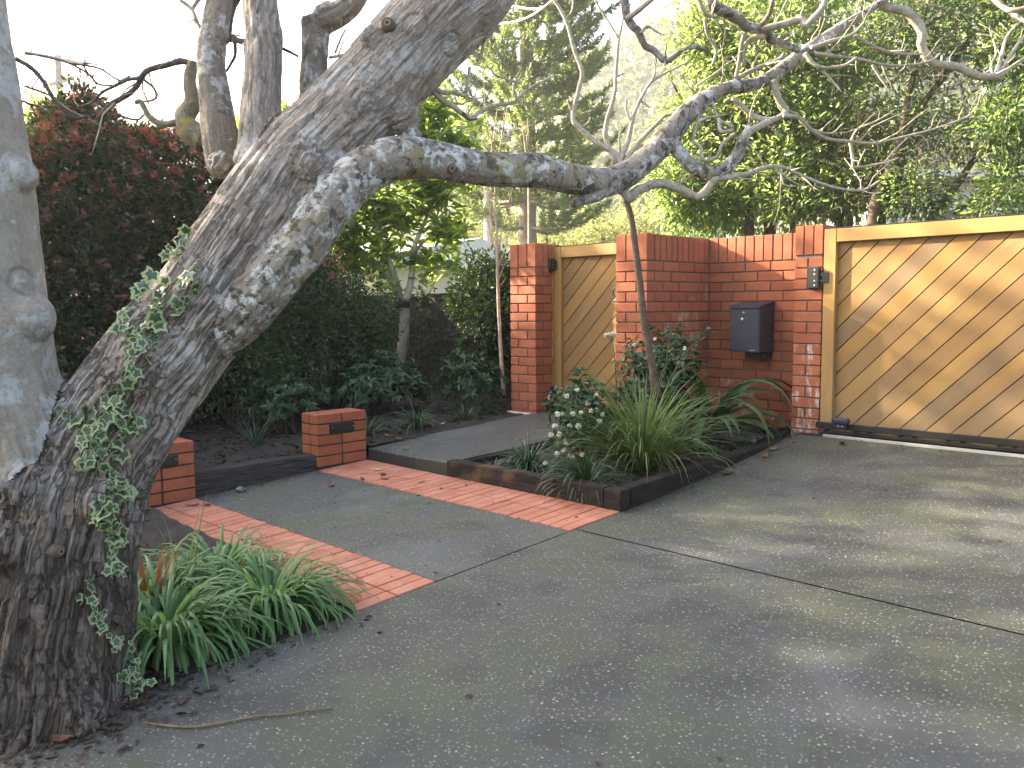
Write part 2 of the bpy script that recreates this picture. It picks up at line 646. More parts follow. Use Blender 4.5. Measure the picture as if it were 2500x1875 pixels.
M['steel'] = m_plain('steel', (0.55, 0.55, 0.53), 0.35, 0.9)
M['alu'] = m_plain('aluminium_track', (0.50, 0.49, 0.46), 0.4, 0.7)
M['stone'] = m_plain('stone', (0.16, 0.155, 0.15), 0.85, var=0.3, bump=0.6)
M['white'] = m_plain('white_plaster', (0.70, 0.68, 0.62), 0.8, var=0.05)
M['cream'] = m_plain('cream_weatherboard', (0.66, 0.60, 0.47), 0.8, var=0.05)
M['roof'] = m_plain('pale_roof', (0.62, 0.60, 0.56), 0.6, var=0.05)
M['glass'] = m_plain('dark_glass', (0.03, 0.035, 0.04), 0.08, 0, 0.8)
M['pole'] = m_plain('pole_timber', (0.30, 0.27, 0.24), 0.9, var=0.25, bump=0.3)
M['ceramic'] = m_plain('insulator_ceramic', (0.62, 0.60, 0.58), 0.3)
M['wire'] = m_plain('wire', (0.45, 0.42, 0.34), 0.5)
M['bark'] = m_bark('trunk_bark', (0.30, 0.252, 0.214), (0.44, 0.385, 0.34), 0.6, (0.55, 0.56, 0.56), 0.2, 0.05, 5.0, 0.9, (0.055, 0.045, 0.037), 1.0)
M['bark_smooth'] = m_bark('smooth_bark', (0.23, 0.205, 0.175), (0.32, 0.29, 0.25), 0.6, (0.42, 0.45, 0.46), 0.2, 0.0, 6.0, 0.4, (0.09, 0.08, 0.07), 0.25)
M['bark_lichen'] = m_bark('lichen_bark', (0.215, 0.188, 0.16), (0.32, 0.285, 0.245), 0.95, (0.50, 0.515, 0.505), 0.85, 0.35, 13.0, 0.6, (0.05, 0.046, 0.04))
M['bark_grey'] = m_bark('grey_limb_bark', (0.17, 0.148, 0.126), (0.27, 0.238, 0.205), 0.85, (0.46, 0.48, 0.48), 0.6, 0.1, 9.0, 0.7, (0.035, 0.03, 0.026), 0.5)
M['bark_yellow'] = m_bark('yellow_lichen_bark', (0.15, 0.13, 0.09), (0.24, 0.22, 0.15), 0.5, (0.42, 0.44, 0.38), 0.3, 1.0, 12.0, 0.6)
M['twig'] = m_bark('twig_bark', (0.30, 0.26, 0.20), (0.46, 0.41, 0.33), 0.6, (0.46, 0.46, 0.42), 0.3, 0.25, 22.0, 0.3, (0.07, 0.06, 0.05))
M['twig_dark'] = m_bark('dark_twig_bark', (0.05, 0.042, 0.038), (0.11, 0.095, 0.085), 0.2, (0.3, 0.3, 0.28), 0.2, 0.1, 22.0, 0.3)
M['brown_trunk'] = m_bark('brown_trunk_bark', (0.07, 0.05, 0.035), (0.14, 0.10, 0.07), 0.2, (0.25, 0.24, 0.2), 0.4, 0.0, 14.0, 0.6)
M['pale_trunk'] = m_bark('pale_trunk_bark', (0.26, 0.24, 0.16), (0.36, 0.33, 0.24), 0.5, (0.44, 0.44, 0.38), 0.25, 0.1, 14.0, 0.4, (0.11, 0.10, 0.07))
M['birch'] = m_bark('birch_bark', (0.34, 0.24, 0.15), (0.52, 0.42, 0.32), 0.4, (0.6, 0.56, 0.5), 0.35, 0.0, 20.0, 0.2, (0.08, 0.05, 0.03))
M['pine_trunk'] = m_bark('pine_trunk_bark', (0.15, 0.125, 0.10), (0.26, 0.22, 0.18), 0.3, (0.34, 0.33, 0.3), 0.2, 0.0, 3.0, 0.6)
M['rosy_twig'] = m_plain('rosy_twig', (0.34, 0.19, 0.13), 0.7)
M['hedge_leaf'] = m_leaf('hedge_leaf', [(0.022, 0.042, 0.018), (0.038, 0.068, 0.026), (0.055, 0.084, 0.034), (0.09, 0.046, 0.036), (0.034, 0.064, 0.026)], 0.25)
M['hedge_red'] = m_leaf('hedge_red_leaf', [(0.20, 0.05, 0.035), (0.30, 0.07, 0.045), (0.38, 0.11, 0.06), (0.17, 0.055, 0.04)], 0.4, (0.75, 0.18, 0.09))
M['hedge_pink'] = m_leaf('hedge_bronze_leaf', [(0.15, 0.06, 0.052), (0.21, 0.075, 0.064), (0.11, 0.065, 0.048)], 0.2, (0.35, 0.12, 0.09))
M['shrub_leaf'] = m_leaf('shrub_leaf', [(0.022, 0.05, 0.024), (0.038, 0.08, 0.034), (0.052, 0.10, 0.042)], 0.15, None, 0.42, 0.35)
M['creeper_leaf'] = m_leaf('creeper_leaf', [(0.02, 0.038, 0.017), (0.036, 0.062, 0.026), (0.056, 0.086, 0.034)], 0.18, None, 0.5, 0.3)
M['tree_leaf'] = m_leaf('bright_tree_leaf', [(0.045, 0.085, 0.018), (0.075, 0.12, 0.026), (0.12, 0.165, 0.036), (0.055, 0.10, 0.022)], 0.55, (0.44, 0.58, 0.10))
M['right_leaf'] = m_leaf('glossy_tree_leaf', [(0.045, 0.08, 0.022), (0.07, 0.11, 0.03), (0.11, 0.15, 0.04), (0.05, 0.085, 0.024)], 0.46, (0.44, 0.58, 0.16), 0.3, 0.6)
M['right_dark'] = m_leaf('dark_tree_leaf', [(0.034, 0.066, 0.025), (0.05, 0.09, 0.032), (0.07, 0.11, 0.038)], 0.42, (0.30, 0.42, 0.10), 0.35)
M['pine_leaf'] = m_leaf('pine_needles', [(0.05, 0.085, 0.036), (0.075, 0.12, 0.048), (0.11, 0.15, 0.055)], 0.4, (0.34, 0.44, 0.13))
M['far_leaf'] = m_leaf('far_tree_leaf', [(0.07, 0.09, 0.03), (0.11, 0.13, 0.04), (0.15, 0.17, 0.055)], 0.45, (0.46, 0.48, 0.14))
M['hill_leaf'] = m_leaf('hill_bush_leaf', [(0.045, 0.07, 0.024), (0.07, 0.10, 0.032), (0.10, 0.13, 0.042)], 0.3, (0.25, 0.32, 0.08))
M['strap'] = m_leaf('strap_leaf', [(0.065, 0.15, 0.05), (0.095, 0.195, 0.066), (0.125, 0.235, 0.085), (0.075, 0.165, 0.056)], 0.28, (0.22, 0.40, 0.10), 0.38, 0.4)
M['strap_dark'] = m_leaf('dark_strap_leaf', [(0.022, 0.05, 0.026), (0.034, 0.075, 0.038), (0.052, 0.10, 0.05)], 0.18, None, 0.28, 0.6)
M['grass'] = m_leaf('grass_blade', [(0.05, 0.10, 0.03), (0.075, 0.14, 0.042), (0.11, 0.18, 0.055), (0.06, 0.115, 0.04), (0.22, 0.20, 0.07)], 0.3, (0.2, 0.3, 0.07), 0.33)
M['clivia'] = m_leaf('broad_strap_leaf', [(0.028, 0.07, 0.028), (0.042, 0.095, 0.036), (0.055, 0.11, 0.045)], 0.22, None, 0.28, 0.6)
M['dry'] = m_leaf('dry_leaf', [(0.12, 0.06, 0.03), (0.20, 0.11, 0.06), (0.08, 0.045, 0.03), (0.26, 0.17, 0.10)], 0.1, (0.4, 0.2, 0.08), 0.7)
M['litter'] = m_leaf('leaf_litter', [(0.03, 0.02, 0.014), (0.055, 0.032, 0.022), (0.02, 0.015, 0.012), (0.10, 0.06, 0.04)], 0.0, (0.1, 0.05, 0.03), 0.8)
M['dry_red'] = m_leaf('rusty_blade', [(0.22, 0.06, 0.025), (0.30, 0.10, 0.04), (0.16, 0.05, 0.025)], 0.2, (0.5, 0.15, 0.05), 0.6)
M['yellow_leaf'] = m_leaf('fallen_yellow_leaf', [(0.48, 0.40, 0.10), (0.58, 0.50, 0.16)], 0.2, (0.6, 0.5, 0.15), 0.5)
M['brown_leaf'] = m_leaf('fallen_brown_leaf', [(0.11, 0.045, 0.025), (0.17, 0.075, 0.045), (0.07, 0.035, 0.025)], 0.1, (0.3, 0.12, 0.05), 0.6)
M['petal'] = m_leaf('white_petal', [(0.74, 0.73, 0.62), (0.80, 0.79, 0.70), (0.68, 0.66, 0.52)], 0.3, (0.8, 0.78, 0.6), 0.5)
M['ivy_green'] = m_leaf('ivy_green', [(0.022, 0.050, 0.030), (0.042, 0.080, 0.048), (0.018, 0.04, 0.026)], 0.12)
M['ivy_cream'] = m_leaf('ivy_cream', [(0.38, 0.42, 0.21), (0.46, 0.49, 0.28), (0.20, 0.28, 0.13), (0.32, 0.38, 0.19)], 0.2, (0.5, 0.56, 0.25))
M['old_twig'] = m_plain('old_twig', (0.15, 0.115, 0.06), 0.8, var=0.5, scale=14)
M['stem'] = m_plain('green_stem', (0.06, 0.08, 0.03), 0.7)
M['stem_brown'] = m_plain('brown_stem', (0.085, 0.055, 0.04), 0.8)
M['hill'] = m_plain('hill_ground', (0.055, 0.065, 0.03), 0.95, var=0.4, scale=0.2)
M['ground'] = m_plain('garden_ground', (0.045, 0.05, 0.03), 0.95, var=0.4, scale=1.5)
M['strap_band'] = m_plain('rubber_tie', (0.03, 0.03, 0.033), 0.6)
M['darkhole'] = m_plain('dark_knot_hollow', (0.03, 0.022, 0.016), 0.9)
M['knotwood'] = m_plain('knot_wood', (0.20, 0.15, 0.10), 0.8, var=0.4, scale=25)

# ================================================================== SETTING
def grid_mesh(name, x0, x1, y0, y1, nx, ny, zf, m, parent=None, keep=None, smooth=True):
    xs, ys = np.linspace(x0, x1, nx + 1), np.linspace(y0, y1, ny + 1)
    X, Y = np.meshgrid(xs, ys)
    V = np.stack([X.ravel(), Y.ravel(), zf(X.ravel(), Y.ravel())], 1)
    i, j = np.meshgrid(np.arange(nx), np.arange(ny))
    a = (j * (nx + 1) + i).ravel()
    F = np.stack([a, a + 1, a + nx + 2, a + nx + 1], 1)
    if keep is not None:
        c = V[F].mean(1)
        F = F[keep(c[:, 0], c[:, 1])]
        used, inv = np.unique(F, return_inverse=True)
        V, F = V[used], inv.reshape(F.shape)
    return link(name, mesh_np(name, V, F, [m], None, smooth), parent)


def ground_z(x, y):
    r = np.hypot(x, y)
    return hd(y) - 0.10 - 0.0 * r


# the land out to the horizon (a graded sheet: fine near, coarse far)
ax = np.concatenate([-np.geomspace(550, 14, 26), np.linspace(-12, 12, 25), np.geomspace(14, 550, 26)])
Xg, Yg = np.meshgrid(ax, ax)
Vg = np.stack([Xg.ravel(), Yg.ravel(), ground_z(Xg.ravel(), Yg.ravel())], 1)
n_ = len(ax)
i_, j_ = np.meshgrid(np.arange(n_ - 1), np.arange(n_ - 1))
a_ = (j_ * n_ + i_).ravel()
struct(link('ground', mesh_np('ground', Vg, np.stack([a_, a_ + 1, a_ + n_ + 1, a_ + n_], 1), [M['ground']], None, True)))

XJ = -3.15          # line of the drive's left edge
# driveway: dark bed sheet with the concrete slabs as pieces on it
drive = struct(grid_mesh('driveway', XJ, 7.0, -7.0, 9.0, 20, 60, lambda x, y: hd(y) - 0.016, M['joint']))


def slab(x0, x1, y0, y1, parent, m=M['drive']):
    return grid_mesh('concrete_slab', x0, x1, y0, y1, max(2, int((x1 - x0) / 0.25)), max(2, int((y1 - y0) / 0.15)),
                     lambda x, y: hd(y) + 0.0, m, parent)


slab(XJ + 0.004, 7.0, -7.0, 3.655, drive)
slab(XJ + 0.004, 7.0, 3.668, 6.335, drive)
slab(XJ + 0.2, 7.0, 6.455, 9.0, drive)
pad = struct(grid_mesh('forecourt', -5.95, XJ, 2.05, 4.16, 16, 16, lambda x, y: hd(y) - 0.02, M['joint']))
slab(-5.84, XJ - 0.006, 2.614, 3.616, pad)

# two strips of brick paving
_bm = {}


def brick_mesh(lx, ly, lz, m, c=0.004):
    k = (round(lx, 3), round(ly, 3), round(lz, 3), m.name)
    if k not in _bm:
        V, F = box_geo(lx, ly, lz, c)
        _bm[k] = mesh_np('brick', V, F, [m])
    return _bm[k]


def brick(x0, x1, y0, y1, z0, z1, parent, m=None, jit=0.0012, name='brick'):
    m = m or M['brick']
    o = link(name, brick_mesh(x1 - x0, y1 - y0, z1 - z0, m), parent,
             ((x0 + x1) / 2 + random.uniform(-jit, jit), (y0 + y1) / 2 + random.uniform(-jit, jit), (z0 + z1) / 2 + random.uniform(-jit, jit) * 0.6),
             (random.uniform(-1, 1) * 0.004, random.uniform(-1, 1) * 0.004, random.uniform(-1, 1) * 0.005))
    return o


def paving(y0, label_parent):
    n = 31
    pitch = (XJ - 0.002 - (-5.815)) / n
    for i in range(n):
        for r in range(2):
            ya = y0 + 0.236 * r + 0.003
            yb = ya + 0.228
            xa = -5.815 + i * pitch + 0.0035
            z = float(hd((ya + yb) / 2))
            o = link('brick', brick_mesh(pitch - 0.007, 0.228, 0.05, M['paver'], 0.003), label_parent,
                     (xa + (pitch - 0.007) / 2, (ya + yb) / 2, z - 0.02 + random.uniform(-0.0015, 0.002)),
                     (0.057 + random.uniform(-1, 1) * 0.004, random.uniform(-1, 1) * 0.008, random.uniform(-1, 1) * 0.004))
    return


s1 = struct(grid_mesh('brick_paving', -5.83, XJ + 0.001, 2.132, 2.612, 4, 4, lambda x, y: hd(y) - 0.005, M['grit']))
paving(2.14, s1)
s2 = struct(grid_mesh('brick_paving', -5.83, XJ + 0.001, 3.619, 4.098, 4, 4, lambda x, y: hd(y) - 0.005, M['grit']))
paving(3.622, s2)


# path up to the small gate
def path_z(y):
    return 0.338 + (y - 4.12) * 0.083


def path_l(y):
    return -5.835 + (np.asarray(y) - 4.12) * 0.14


def path_r(y):
    return np.minimum(-4.79 + (np.asarray(y) - 4.12) * 0.155, -4.535)


ny, nx = 26, 12
yy = np.concatenate([[4.117, 4.118, 4.122, 4.130], np.linspace(4.15, 6.9, ny)])
V, F = [], []
for k, y in enumerate(yy):
    for i in range(nx + 1):
        t = i / nx
        z = path_z(max(y, 4.13)) + 0.004 * math.sin(7 * y + 3 * t) - (0.014 if k == 1 else 0.006 if k == 2 else 0.002 if k == 3 else 0)
        if k == 0:
            z = 0.05
        V.append((path_l(y) * (1 - t) + path_r(y) * t, y, z))
for k in range(len(yy) - 1):
    for i in range(nx):
        a = k * (nx + 1) + i
        F.append((a, a + 1, a + nx + 2, a + nx + 1))
b0 = len(V)
for k, y in enumerate(yy):
    V.append((float(path_r(y)), y, 0.0))
    V.append((float(path_l(y)), y, 0.0))
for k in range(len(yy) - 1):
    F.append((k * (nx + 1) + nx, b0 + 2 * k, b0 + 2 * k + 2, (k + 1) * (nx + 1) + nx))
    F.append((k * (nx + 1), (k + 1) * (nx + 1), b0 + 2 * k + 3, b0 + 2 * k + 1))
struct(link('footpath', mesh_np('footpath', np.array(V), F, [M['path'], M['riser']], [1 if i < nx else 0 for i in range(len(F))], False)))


def soil_z(x, y):
    up = 0.315 + 0.055 * (y - 3.0) + 0.02 * np.clip(-6 - x, 0, 3)
    low = hd(y) + 0.015 + 0.05 * np.clip(-3.25 - x, 0, 2.0)
    t = np.clip((-5.92 - x) / 0.06, 0, 1)
    t2 = np.clip((y - 2.0) / 0.1, 0, 1)
    back = np.clip((y - 4.1) / 0.04, 0, 1)
    t = np.maximum(t * t2, back)
    z = low * (1 - t) + up * t
    q = np.stack([x, y, 0 * x], 1)
    edge = np.clip((XJ - x) / 0.3, 0, 1)
    edge = np.where(y > 4.1, np.clip((path_l(y) - x) / 0.25, 0.0, 1), edge)
    return z + edge * (0.09 * (fbm(q * 2.3, 3, 3) - 0.5) + 0.05 * (fbm(q * 11, 5, 3) - 0.5)) - 0.02 * (1 - edge)


def soil_keep(x, y):
    k = np.ones(len(x), bool)
    k &= ~((x > -5.9) & (y > 2.13) & (y < 4.12))
    k &= ~((y >= 4.10) & (x > path_l(y) + 0.01))
    return k & ~((y > 6.9) & (x > -6.3))


struct(grid_mesh('garden_soil', -13, XJ - 0.002, -6.0, 7.4, 190, 250, soil_z, M['soil'], None, soil_keep))


def bed_z(x, y):
    q = np.stack([x, y, 0 * x], 1)
    return 0.285 + 0.062 * (y - 4.2) + 0.04 * (fbm(q * 5, 9, 3) - 0.5) + 0.03 * (fbm(q * 17, 11, 2) - 0.5) + 0.02 * np.clip(y - 6.1, 0, 1) * (x + 4.2)


def bed_keep(x, y):
    return (x < np.where(y < 6.12, -3.2, -3.02)) & (x > path_r(y) - 0.02)


struct(grid_mesh('planter_soil', -4.85, -3.0, 4.13, 6.76, 60, 80, bed_z, M['soil'], None, bed_keep))


# ================================================================== BRICKWORK
CP = 0.086
ZS = 1.884          # underside of the soldier course
ZT = 2.105          # wall top


def courses(k):
    z1 = ZS - 0.010 - CP * k
    return z1 - 0.076, z1


NC = 18
# ---- left gate pillar
pil = thing('brick_pillar', (-5.73, 6.04, 0.5), 'slim square red brick pillar carrying the small timber gate on black hinges', 'pillar')
x0, x1, y0, y1 = -5.898, -5.557, 5.882, 6.222
MB().box(x0 + 0.012, x1 - 0.012, y0 + 0.012, y1 - 0.012, 0.40, ZT - 0.006).build('mortar', M['mortar'], pil)
for k in range(NC):
    z0, z1 = courses(k)
    if z1 < 0.45:
        break
    if k % 2 == 0:
        brick(x0, x0 + 0.103, y0, y0 + 0.225, z0, z1, pil)
        brick(x0 + 0.113, x1, y0, y0 + 0.105, z0, z1, pil)
        brick(x1 - 0.103, x1, y0 + 0.115, y1, z0, z1, pil)
    else:
        brick(x0, x1 - 0.113, y0, y0 + 0.105, z0, z1, pil)
        brick(x1 - 0.103, x1, y0, y0 + 0.225, z0, z1, pil)
        brick(x1 - 0.103, x1, y0 + 0.235, y1, z0, z1, pil)
for i in range(3):
    w = (x1 - x0 + 0.01) / 3
    brick(x0 + i * w, x0 + (i + 1) * w - 0.01, y0, y0 + 0.105, ZS, ZT, pil)
for i in range(3):
    w = (y1 - y0 - 0.105) / 3
    brick(x1 - 0.105, x1, y0 + 0.115 + i * w, y0 + 0.105 + (i + 1) * w, ZS, ZT, pil)
MB().box(x0, x1 - 0.12, y0 + 0.12, y1, ZS, ZT - 0.002, 0.003).build('coping', M['brick'], pil)
MB().prism([(-5.93, 5.86), (-5.60, 5.86), (-5.60, 6.2), (-5.93, 6.2)], 'z', 0.40, 0.478).build('concrete_footing', M['white'], pil)

# ---- wall: end pier, return, letterbox wall and gate pilaster, all bonded together
wall = thing('brick_wall', (-4.0, 6.5, 0.45), 'red brick return wall with soldier coping behind the planter, carrying the letterbox', 'wall')
XA0, XA1, YA = -4.532, -4.205, 5.800
YC, XP0, XP1, YP = 6.755, -3.232, -3.0, 6.452
core = MB()
core.box(XA0 + 0.012, XA1 - 0.012, YA + 0.012, YC + 0.2, 0.25, ZT - 0.006)
core.box(XA1 - 0.05, XP1 - 0.02, YC + 0.012, YC + 0.2, 0.25, ZT - 0.007)
core.box(XP0 + 0.012, XP1 - 0.012, YP + 0.012, YC + 0.2, 0.25, ZT - 0.005)
core.build('mortar', M['mortar'], wall)


def bk(k, i):
    return M['brick_streak'] if (k in (2, 3, 4, 5, 6, 7) and random.random() < 0.5) else M['brick']


for k in range(NC):
    z0, z1 = courses(k)
    if z1 < 0.33:
        break
    # end pier A (faces the camera side) and left face
    if k % 2 == 0:
        brick(XA0, XA1 - 0.113, YA, YA + 0.105, z0, z1, wall)
        ys = [YA]
        first = 0.23
    else:
        brick(XA0, XA0 + 0.103, YA, YA + 0.23, z0, z1, wall)
        brick(XA0 + 0.113, XA1, YA, YA + 0.105, z0, z1, wall)
        ys = [YA + 0.115]
        first = 0.23
    y = ys[0]
    i = 0
    while y < YC - 0.03:
        ye = min(y + 0.23, YC - 0.008)
        brick(XA1 - 0.105, XA1, y, ye, z0, z1, wall, bk(k, i) if i > 0 else M['brick'])
        y = ye + 0.01
        i += 1
    # letterbox wall C
    x = XA1 + 0.006
    i = 0
    while x < XP0 - 0.0:
        ln = 0.112 if (k % 2 == 0 and i == 0) else 0.23
        xe = min(x + ln, XP0 + 0.03)
        if xe - x > 0.02:
            brick(x, xe, YC, YC + 0.105, z0, z1, wall, M['brick_white'] if (k >= 12 and random.random() < 0.6) else M['brick'])
        x = xe + 0.01
        i += 1
    # pilaster
    pm = M['brick_white'] if k >= 8 else M['brick']
    if k % 2 == 0:
        brick(XP0, XP0 + 0.108, YP, YP + 0.225, z0, z1, wall, pm)
        brick(XP0 + 0.118, XP1, YP, YP + 0.105, z0, z1, wall, pm)
    else:
        brick(XP0, XP1, YP, YP + 0.105, z0, z1, wall, pm)
        brick(XP0, XP0 + 0.105, YP + 0.115, YC, z0, z1, wall)
# soldier course
for i in range(3):
    w = (XA1 - XA0 + 0.01) / 3
    brick(XA0 + i * w, XA0 + (i + 1) * w - 0.01, YA, YA + 0.105, ZS, ZT, wall)
n = 10
w = (YC - YA - 0.115) / n
for i in range(n):
    brick(XA1 - 0.105, XA1, YA + 0.115 + i * w, YA + 0.105 + (i + 1) * w, ZS, ZT, wall)
n = 11
w = (XP0 - XA1) / n
for i in range(n):
    brick(XA1 + 0.008 + i * w, XA1 - 0.002 + (i + 1) * w, YC, YC + 0.105, ZS, ZT, wall)
w = (XP1 - XP0 + 0.01) / 3
for i in range(3):
    brick(XP0 + i * w, XP0 + (i + 1) * w - 0.01, YP, YP + 0.23, ZS + 0.012, ZT + 0.022, wall)
MB().box(XA0, XA1 - 0.116, YA + 0.116, YC + 0.2, ZS, ZT - 0.002, 0.003).build('coping', M['brick'], wall)

# ---- old boundary wall to the left of the pillar, mostly under creeper
bw = thing('boundary_wall', (-7.5, 6.85, 0.5), 'dark old brick boundary wall behind the pale trunked tree, half hidden by creeper', 'wall')
MB().box(-6.95, -5.9, 6.772, 6.95, 0.3, 2.05).build('mortar', M['mortar_dark'], bw)
MB().box(-14.0, -6.96, 6.775, 6.95, 0.3, 1.68).build('rendered_panel', M['mortar_dark'], bw)
for k in range(16):
    z1 = 2.06 - CP * k
    x = -6.95 + (0.12 if k % 2 else 0)
    while x < -6.0:
        brick(x, x + 0.23, 6.76, 6.86, z1 - 0.076, z1, bw)
        x += 0.24

# ---- two low piers with louvred lights
def pier(y0, label):
    p = thing('brick_pier', (-5.94, y0 + 0.235, float(hd(y0 + 0.23))), label, 'pier', 'low brick piers at the forecourt')
    zb = float(hd(y0 + 0.23)) + 0.006
    x1, x0 = -5.822, -6.052
    MB().box(x0 + 0.01, x1 - 0.01, y0 + 0.01, y0 + 0.46, zb - 0.1, zb + 0.42).build('mortar', M['mortar_dark'], p)
    for k in range(5):
        z0 = zb + 0.008 + k * CP
        if k == 3:
            spans = [(y0, y0 + 0.118), (y0 + 0.352, y0 + 0.47)]
        else:
            spans = [(y0, y0 + 0.23), (y0 + 0.24, y0 + 0.47)]
        for a, b in spans:
            brick(x1 - 0.105, x1, a, b, z0, z0 + 0.076, p)
            brick(x0, x1 - 0.115, a, b, z0, z0 + 0.076, p)
    z0 = zb + 0.004 + 3 * CP
    ya, yb = y0 + 0.122, y0 + 0.348
    f = MB()
    f.box(x1 - 0.06, x1 + 0.010, ya, yb, z0, z0 + 0.084, 0.004)
    fo = f.build('louvred_light', M['black'], p)
    for i in range(6):
        MB().box(x1 + 0.0102, x1 + 0.016, ya + 0.035, yb - 0.035, z0 + 0.012 + i * 0.0105, z0 + 0.017 + i * 0.0105, 0.001).build('slat', M['black'], fo)
    for yv in (ya + 0.016, yb - 0.016):
        MB().tube([(x1 + 0.009, yv, z0 + 0.05), (x1 + 0.014, yv, z0 + 0.05)], 0.004, 8).build('screw', M['steel'], fo)
    return p


pier(2.14, 'low red brick pier with a black louvred light, partly hidden behind the big leaning trunk')
pier(3.622, 'low red brick pier with a black louvred light, beside the concrete step')

# ================================================================== TIMBER EDGING
def rough_beam(name, L, w, h, m, parent, axis, seed, seg=40):
    """beam along axis with uneven worn surfaces; returns mesh in local coords, origin at one lower corner"""
    ns = 10
    prof = []
    for a, b in ((0, 0), (0.5, 0), (1, 0), (1, 0.35), (1, 0.7), (1, 0.94), (0.95, 1), (0.5, 1), (0.05, 1), (0, 0.94), (0, 0.6), (0, 0.3)):
        prof.append((a * w, b * h))
    prof = np.array(prof)
    n = len(prof)
    V = []
    for i in range(seg + 1):
        s = L * i / seg
        q = np.stack([np.full(n, s * 2.2), prof[:, 0] * 18, prof[:, 1] * 18], 1)
        d = (fbm(q, seed, 3) - 0.5) * 0.016
        c = prof.mean(0)
        pr = prof + (prof - c) / (np.linalg.norm(prof - c, axis=1, keepdims=True)) * d[:, None]
        for a, b in pr:
            V.append((s, a, b) if axis == 'x' else (a, s, b))
    F = []
    for i in range(seg):
        for j in range(n):
            k = (j + 1) % n
            F.append((i * n + j, i * n + k, (i + 1) * n + k, (i + 1) * n + j))
    F += [tuple(range(n)), tuple(seg * n + j for j in range(n))]
    b = MB()
    b.add(V, F)
    return b


o = rough_beam('t', 1.0, 0.15, 0.225, M['sleeper'], None, 'y', 4).build('timber_sleeper', M['sleeper'], None, loc=(-6.0, 2.616, 0.112))
tag(o, 'weathered grey timber sleeper with deep grain lying between the two low brick piers', 'sleeper')
o = rough_beam('t', 1.50, 0.105, 0.145, M['timber'], None, 'x', 5).build('timber_edging', M['timber'], None, loc=(-4.785, 4.085, 0.214), rot=(0, -0.010, 0))
tag(o, 'dark brown stained timber at the front of the planter, meeting the concrete step', 'edging')
o = MB().box(-3.283, -3.152, 4.082, 4.19, 0.225, 0.372, 0.008).build('corner_block', M['timber'])
tag(o, 'short brown timber block at the front corner of the planter', 'block')
o = rough_beam('t', 2.03, 0.105, 0.20, M['timber_y'], None, 'y', 6).build('timber_edging', M['timber_y'], None, loc=(-3.253, 4.196, 0.175), rot=(0.034, 0, 0))
tag(o, 'long black timber edging of the planter running along the driveway', 'edging')
o = rough_beam('t', 1.55, 0.05, 0.16, M['timber_y'], None, 'y', 8).build('timber_edging', M['timber_y'], None, loc=(-4.785, 4.19, 0.18), rot=(0.07, 0, -0.155))
tag(o, 'thin dark timber board edging the footpath inside the planter', 'edging')

# ================================================================== GATES
def clip(poly, inside, inter):
    out = []
    for i in range(len(poly)):
        a, b = poly[i - 1], poly[i]
        ia, ib = inside(a), inside(b)
        if ib:
            if not ia:
                out.append(inter(a, b))
            out.append(b)
        elif ia:
            out.append(inter(a, b))
    return out


def clip_rect(poly, x0, x1, z0, z1):
    for ax, v, sgn in ((0, x0, 1), (0, x1, -1), (1, z0, 1), (1, z1, -1)):
        def ins(p):
            return (p[ax] - v) * sgn >= 0

        def itr(a, b):
            t = (v - a[ax]) / (b[ax] - a[ax])
            return (a[0] + t * (b[0] - a[0]), a[1] + t * (b[1] - a[1]))
        poly = clip(poly, ins, itr)
        if not poly:
            return []
    return poly


def diag_boards(parent, x0, x1, z0, z1, yf, c0, pitch, m, gap=0.005):
    """boards rising to the right at 45 degrees: edges z = x + c"""
    k0 = int((z0 - x1 - c0) / pitch) - 2
    k1 = int((z1 - x0 - c0) / pitch) + 2
    for k in range(k0, k1 + 1):
        ca, cb = c0 + k * pitch + gap / 2, c0 + (k + 1) * pitch - gap / 2
        A, B = x0 - 4, x1 + 4
        poly = clip_rect([(A, A + ca), (B, B + ca), (B, B + cb), (A, A + cb)], x0, x1, z0, z1)
        if len(poly) < 3:
            continue
        pc = np.mean(poly, 0)
        s = math.sqrt(0.5)
        loc = [((px - pc[0]) * s + (pz - pc[1]) * s, -(px - pc[0]) * s + (pz - pc[1]) * s) for px, pz in poly]
        dy = random.uniform(-0.001, 0.001)
        b = MB()
        n = len(loc)
        cen = np.mean(loc, 0)
        ins = []
        for a, e in loc:
            v = np.array([a, e]) - cen
            L = np.linalg.norm(v)
            ins.append(tuple(cen + v * max(0, 1 - 0.004 / max(L, 1e-3))))
        V = [(a, -0.009, e) for a, e in ins] + [(a, -0.005, e) for a, e in loc] + [(a, 0.010, e) for a, e in loc]
        F = [tuple(range(n))] + [(i, (i + 1) % n, n + (i + 1) % n, n + i) for i in range(n)] + \
            [(n + i, n + (i + 1) % n, 2 * n + (i + 1) % n, 2 * n + i) for i in range(n)] + [tuple(range(3 * n - 1, 2 * n - 1, -1))]
        b.add(V, F)
        b.build('board', m, parent, loc=(pc[0], yf + dy, pc[1]), rot=(0, -math.pi / 4, 0))


def rail(parent, name, x0, x1, y0, y1, z0, z1, m, vertical=False):
    L = (z1 - z0) if vertical else (x1 - x0)
    V, F = box_geo(L, y1 - y0, (x1 - x0) if vertical else (z1 - z0), 0.004)
    b = MB().add(V, F)
    return b.build(name, m, parent, loc=((x0 + x1) / 2, (y0 + y1) / 2, (z0 + z1) / 2), rot=(0, math.pi / 2, 0) if vertical else (0, 0, 0))


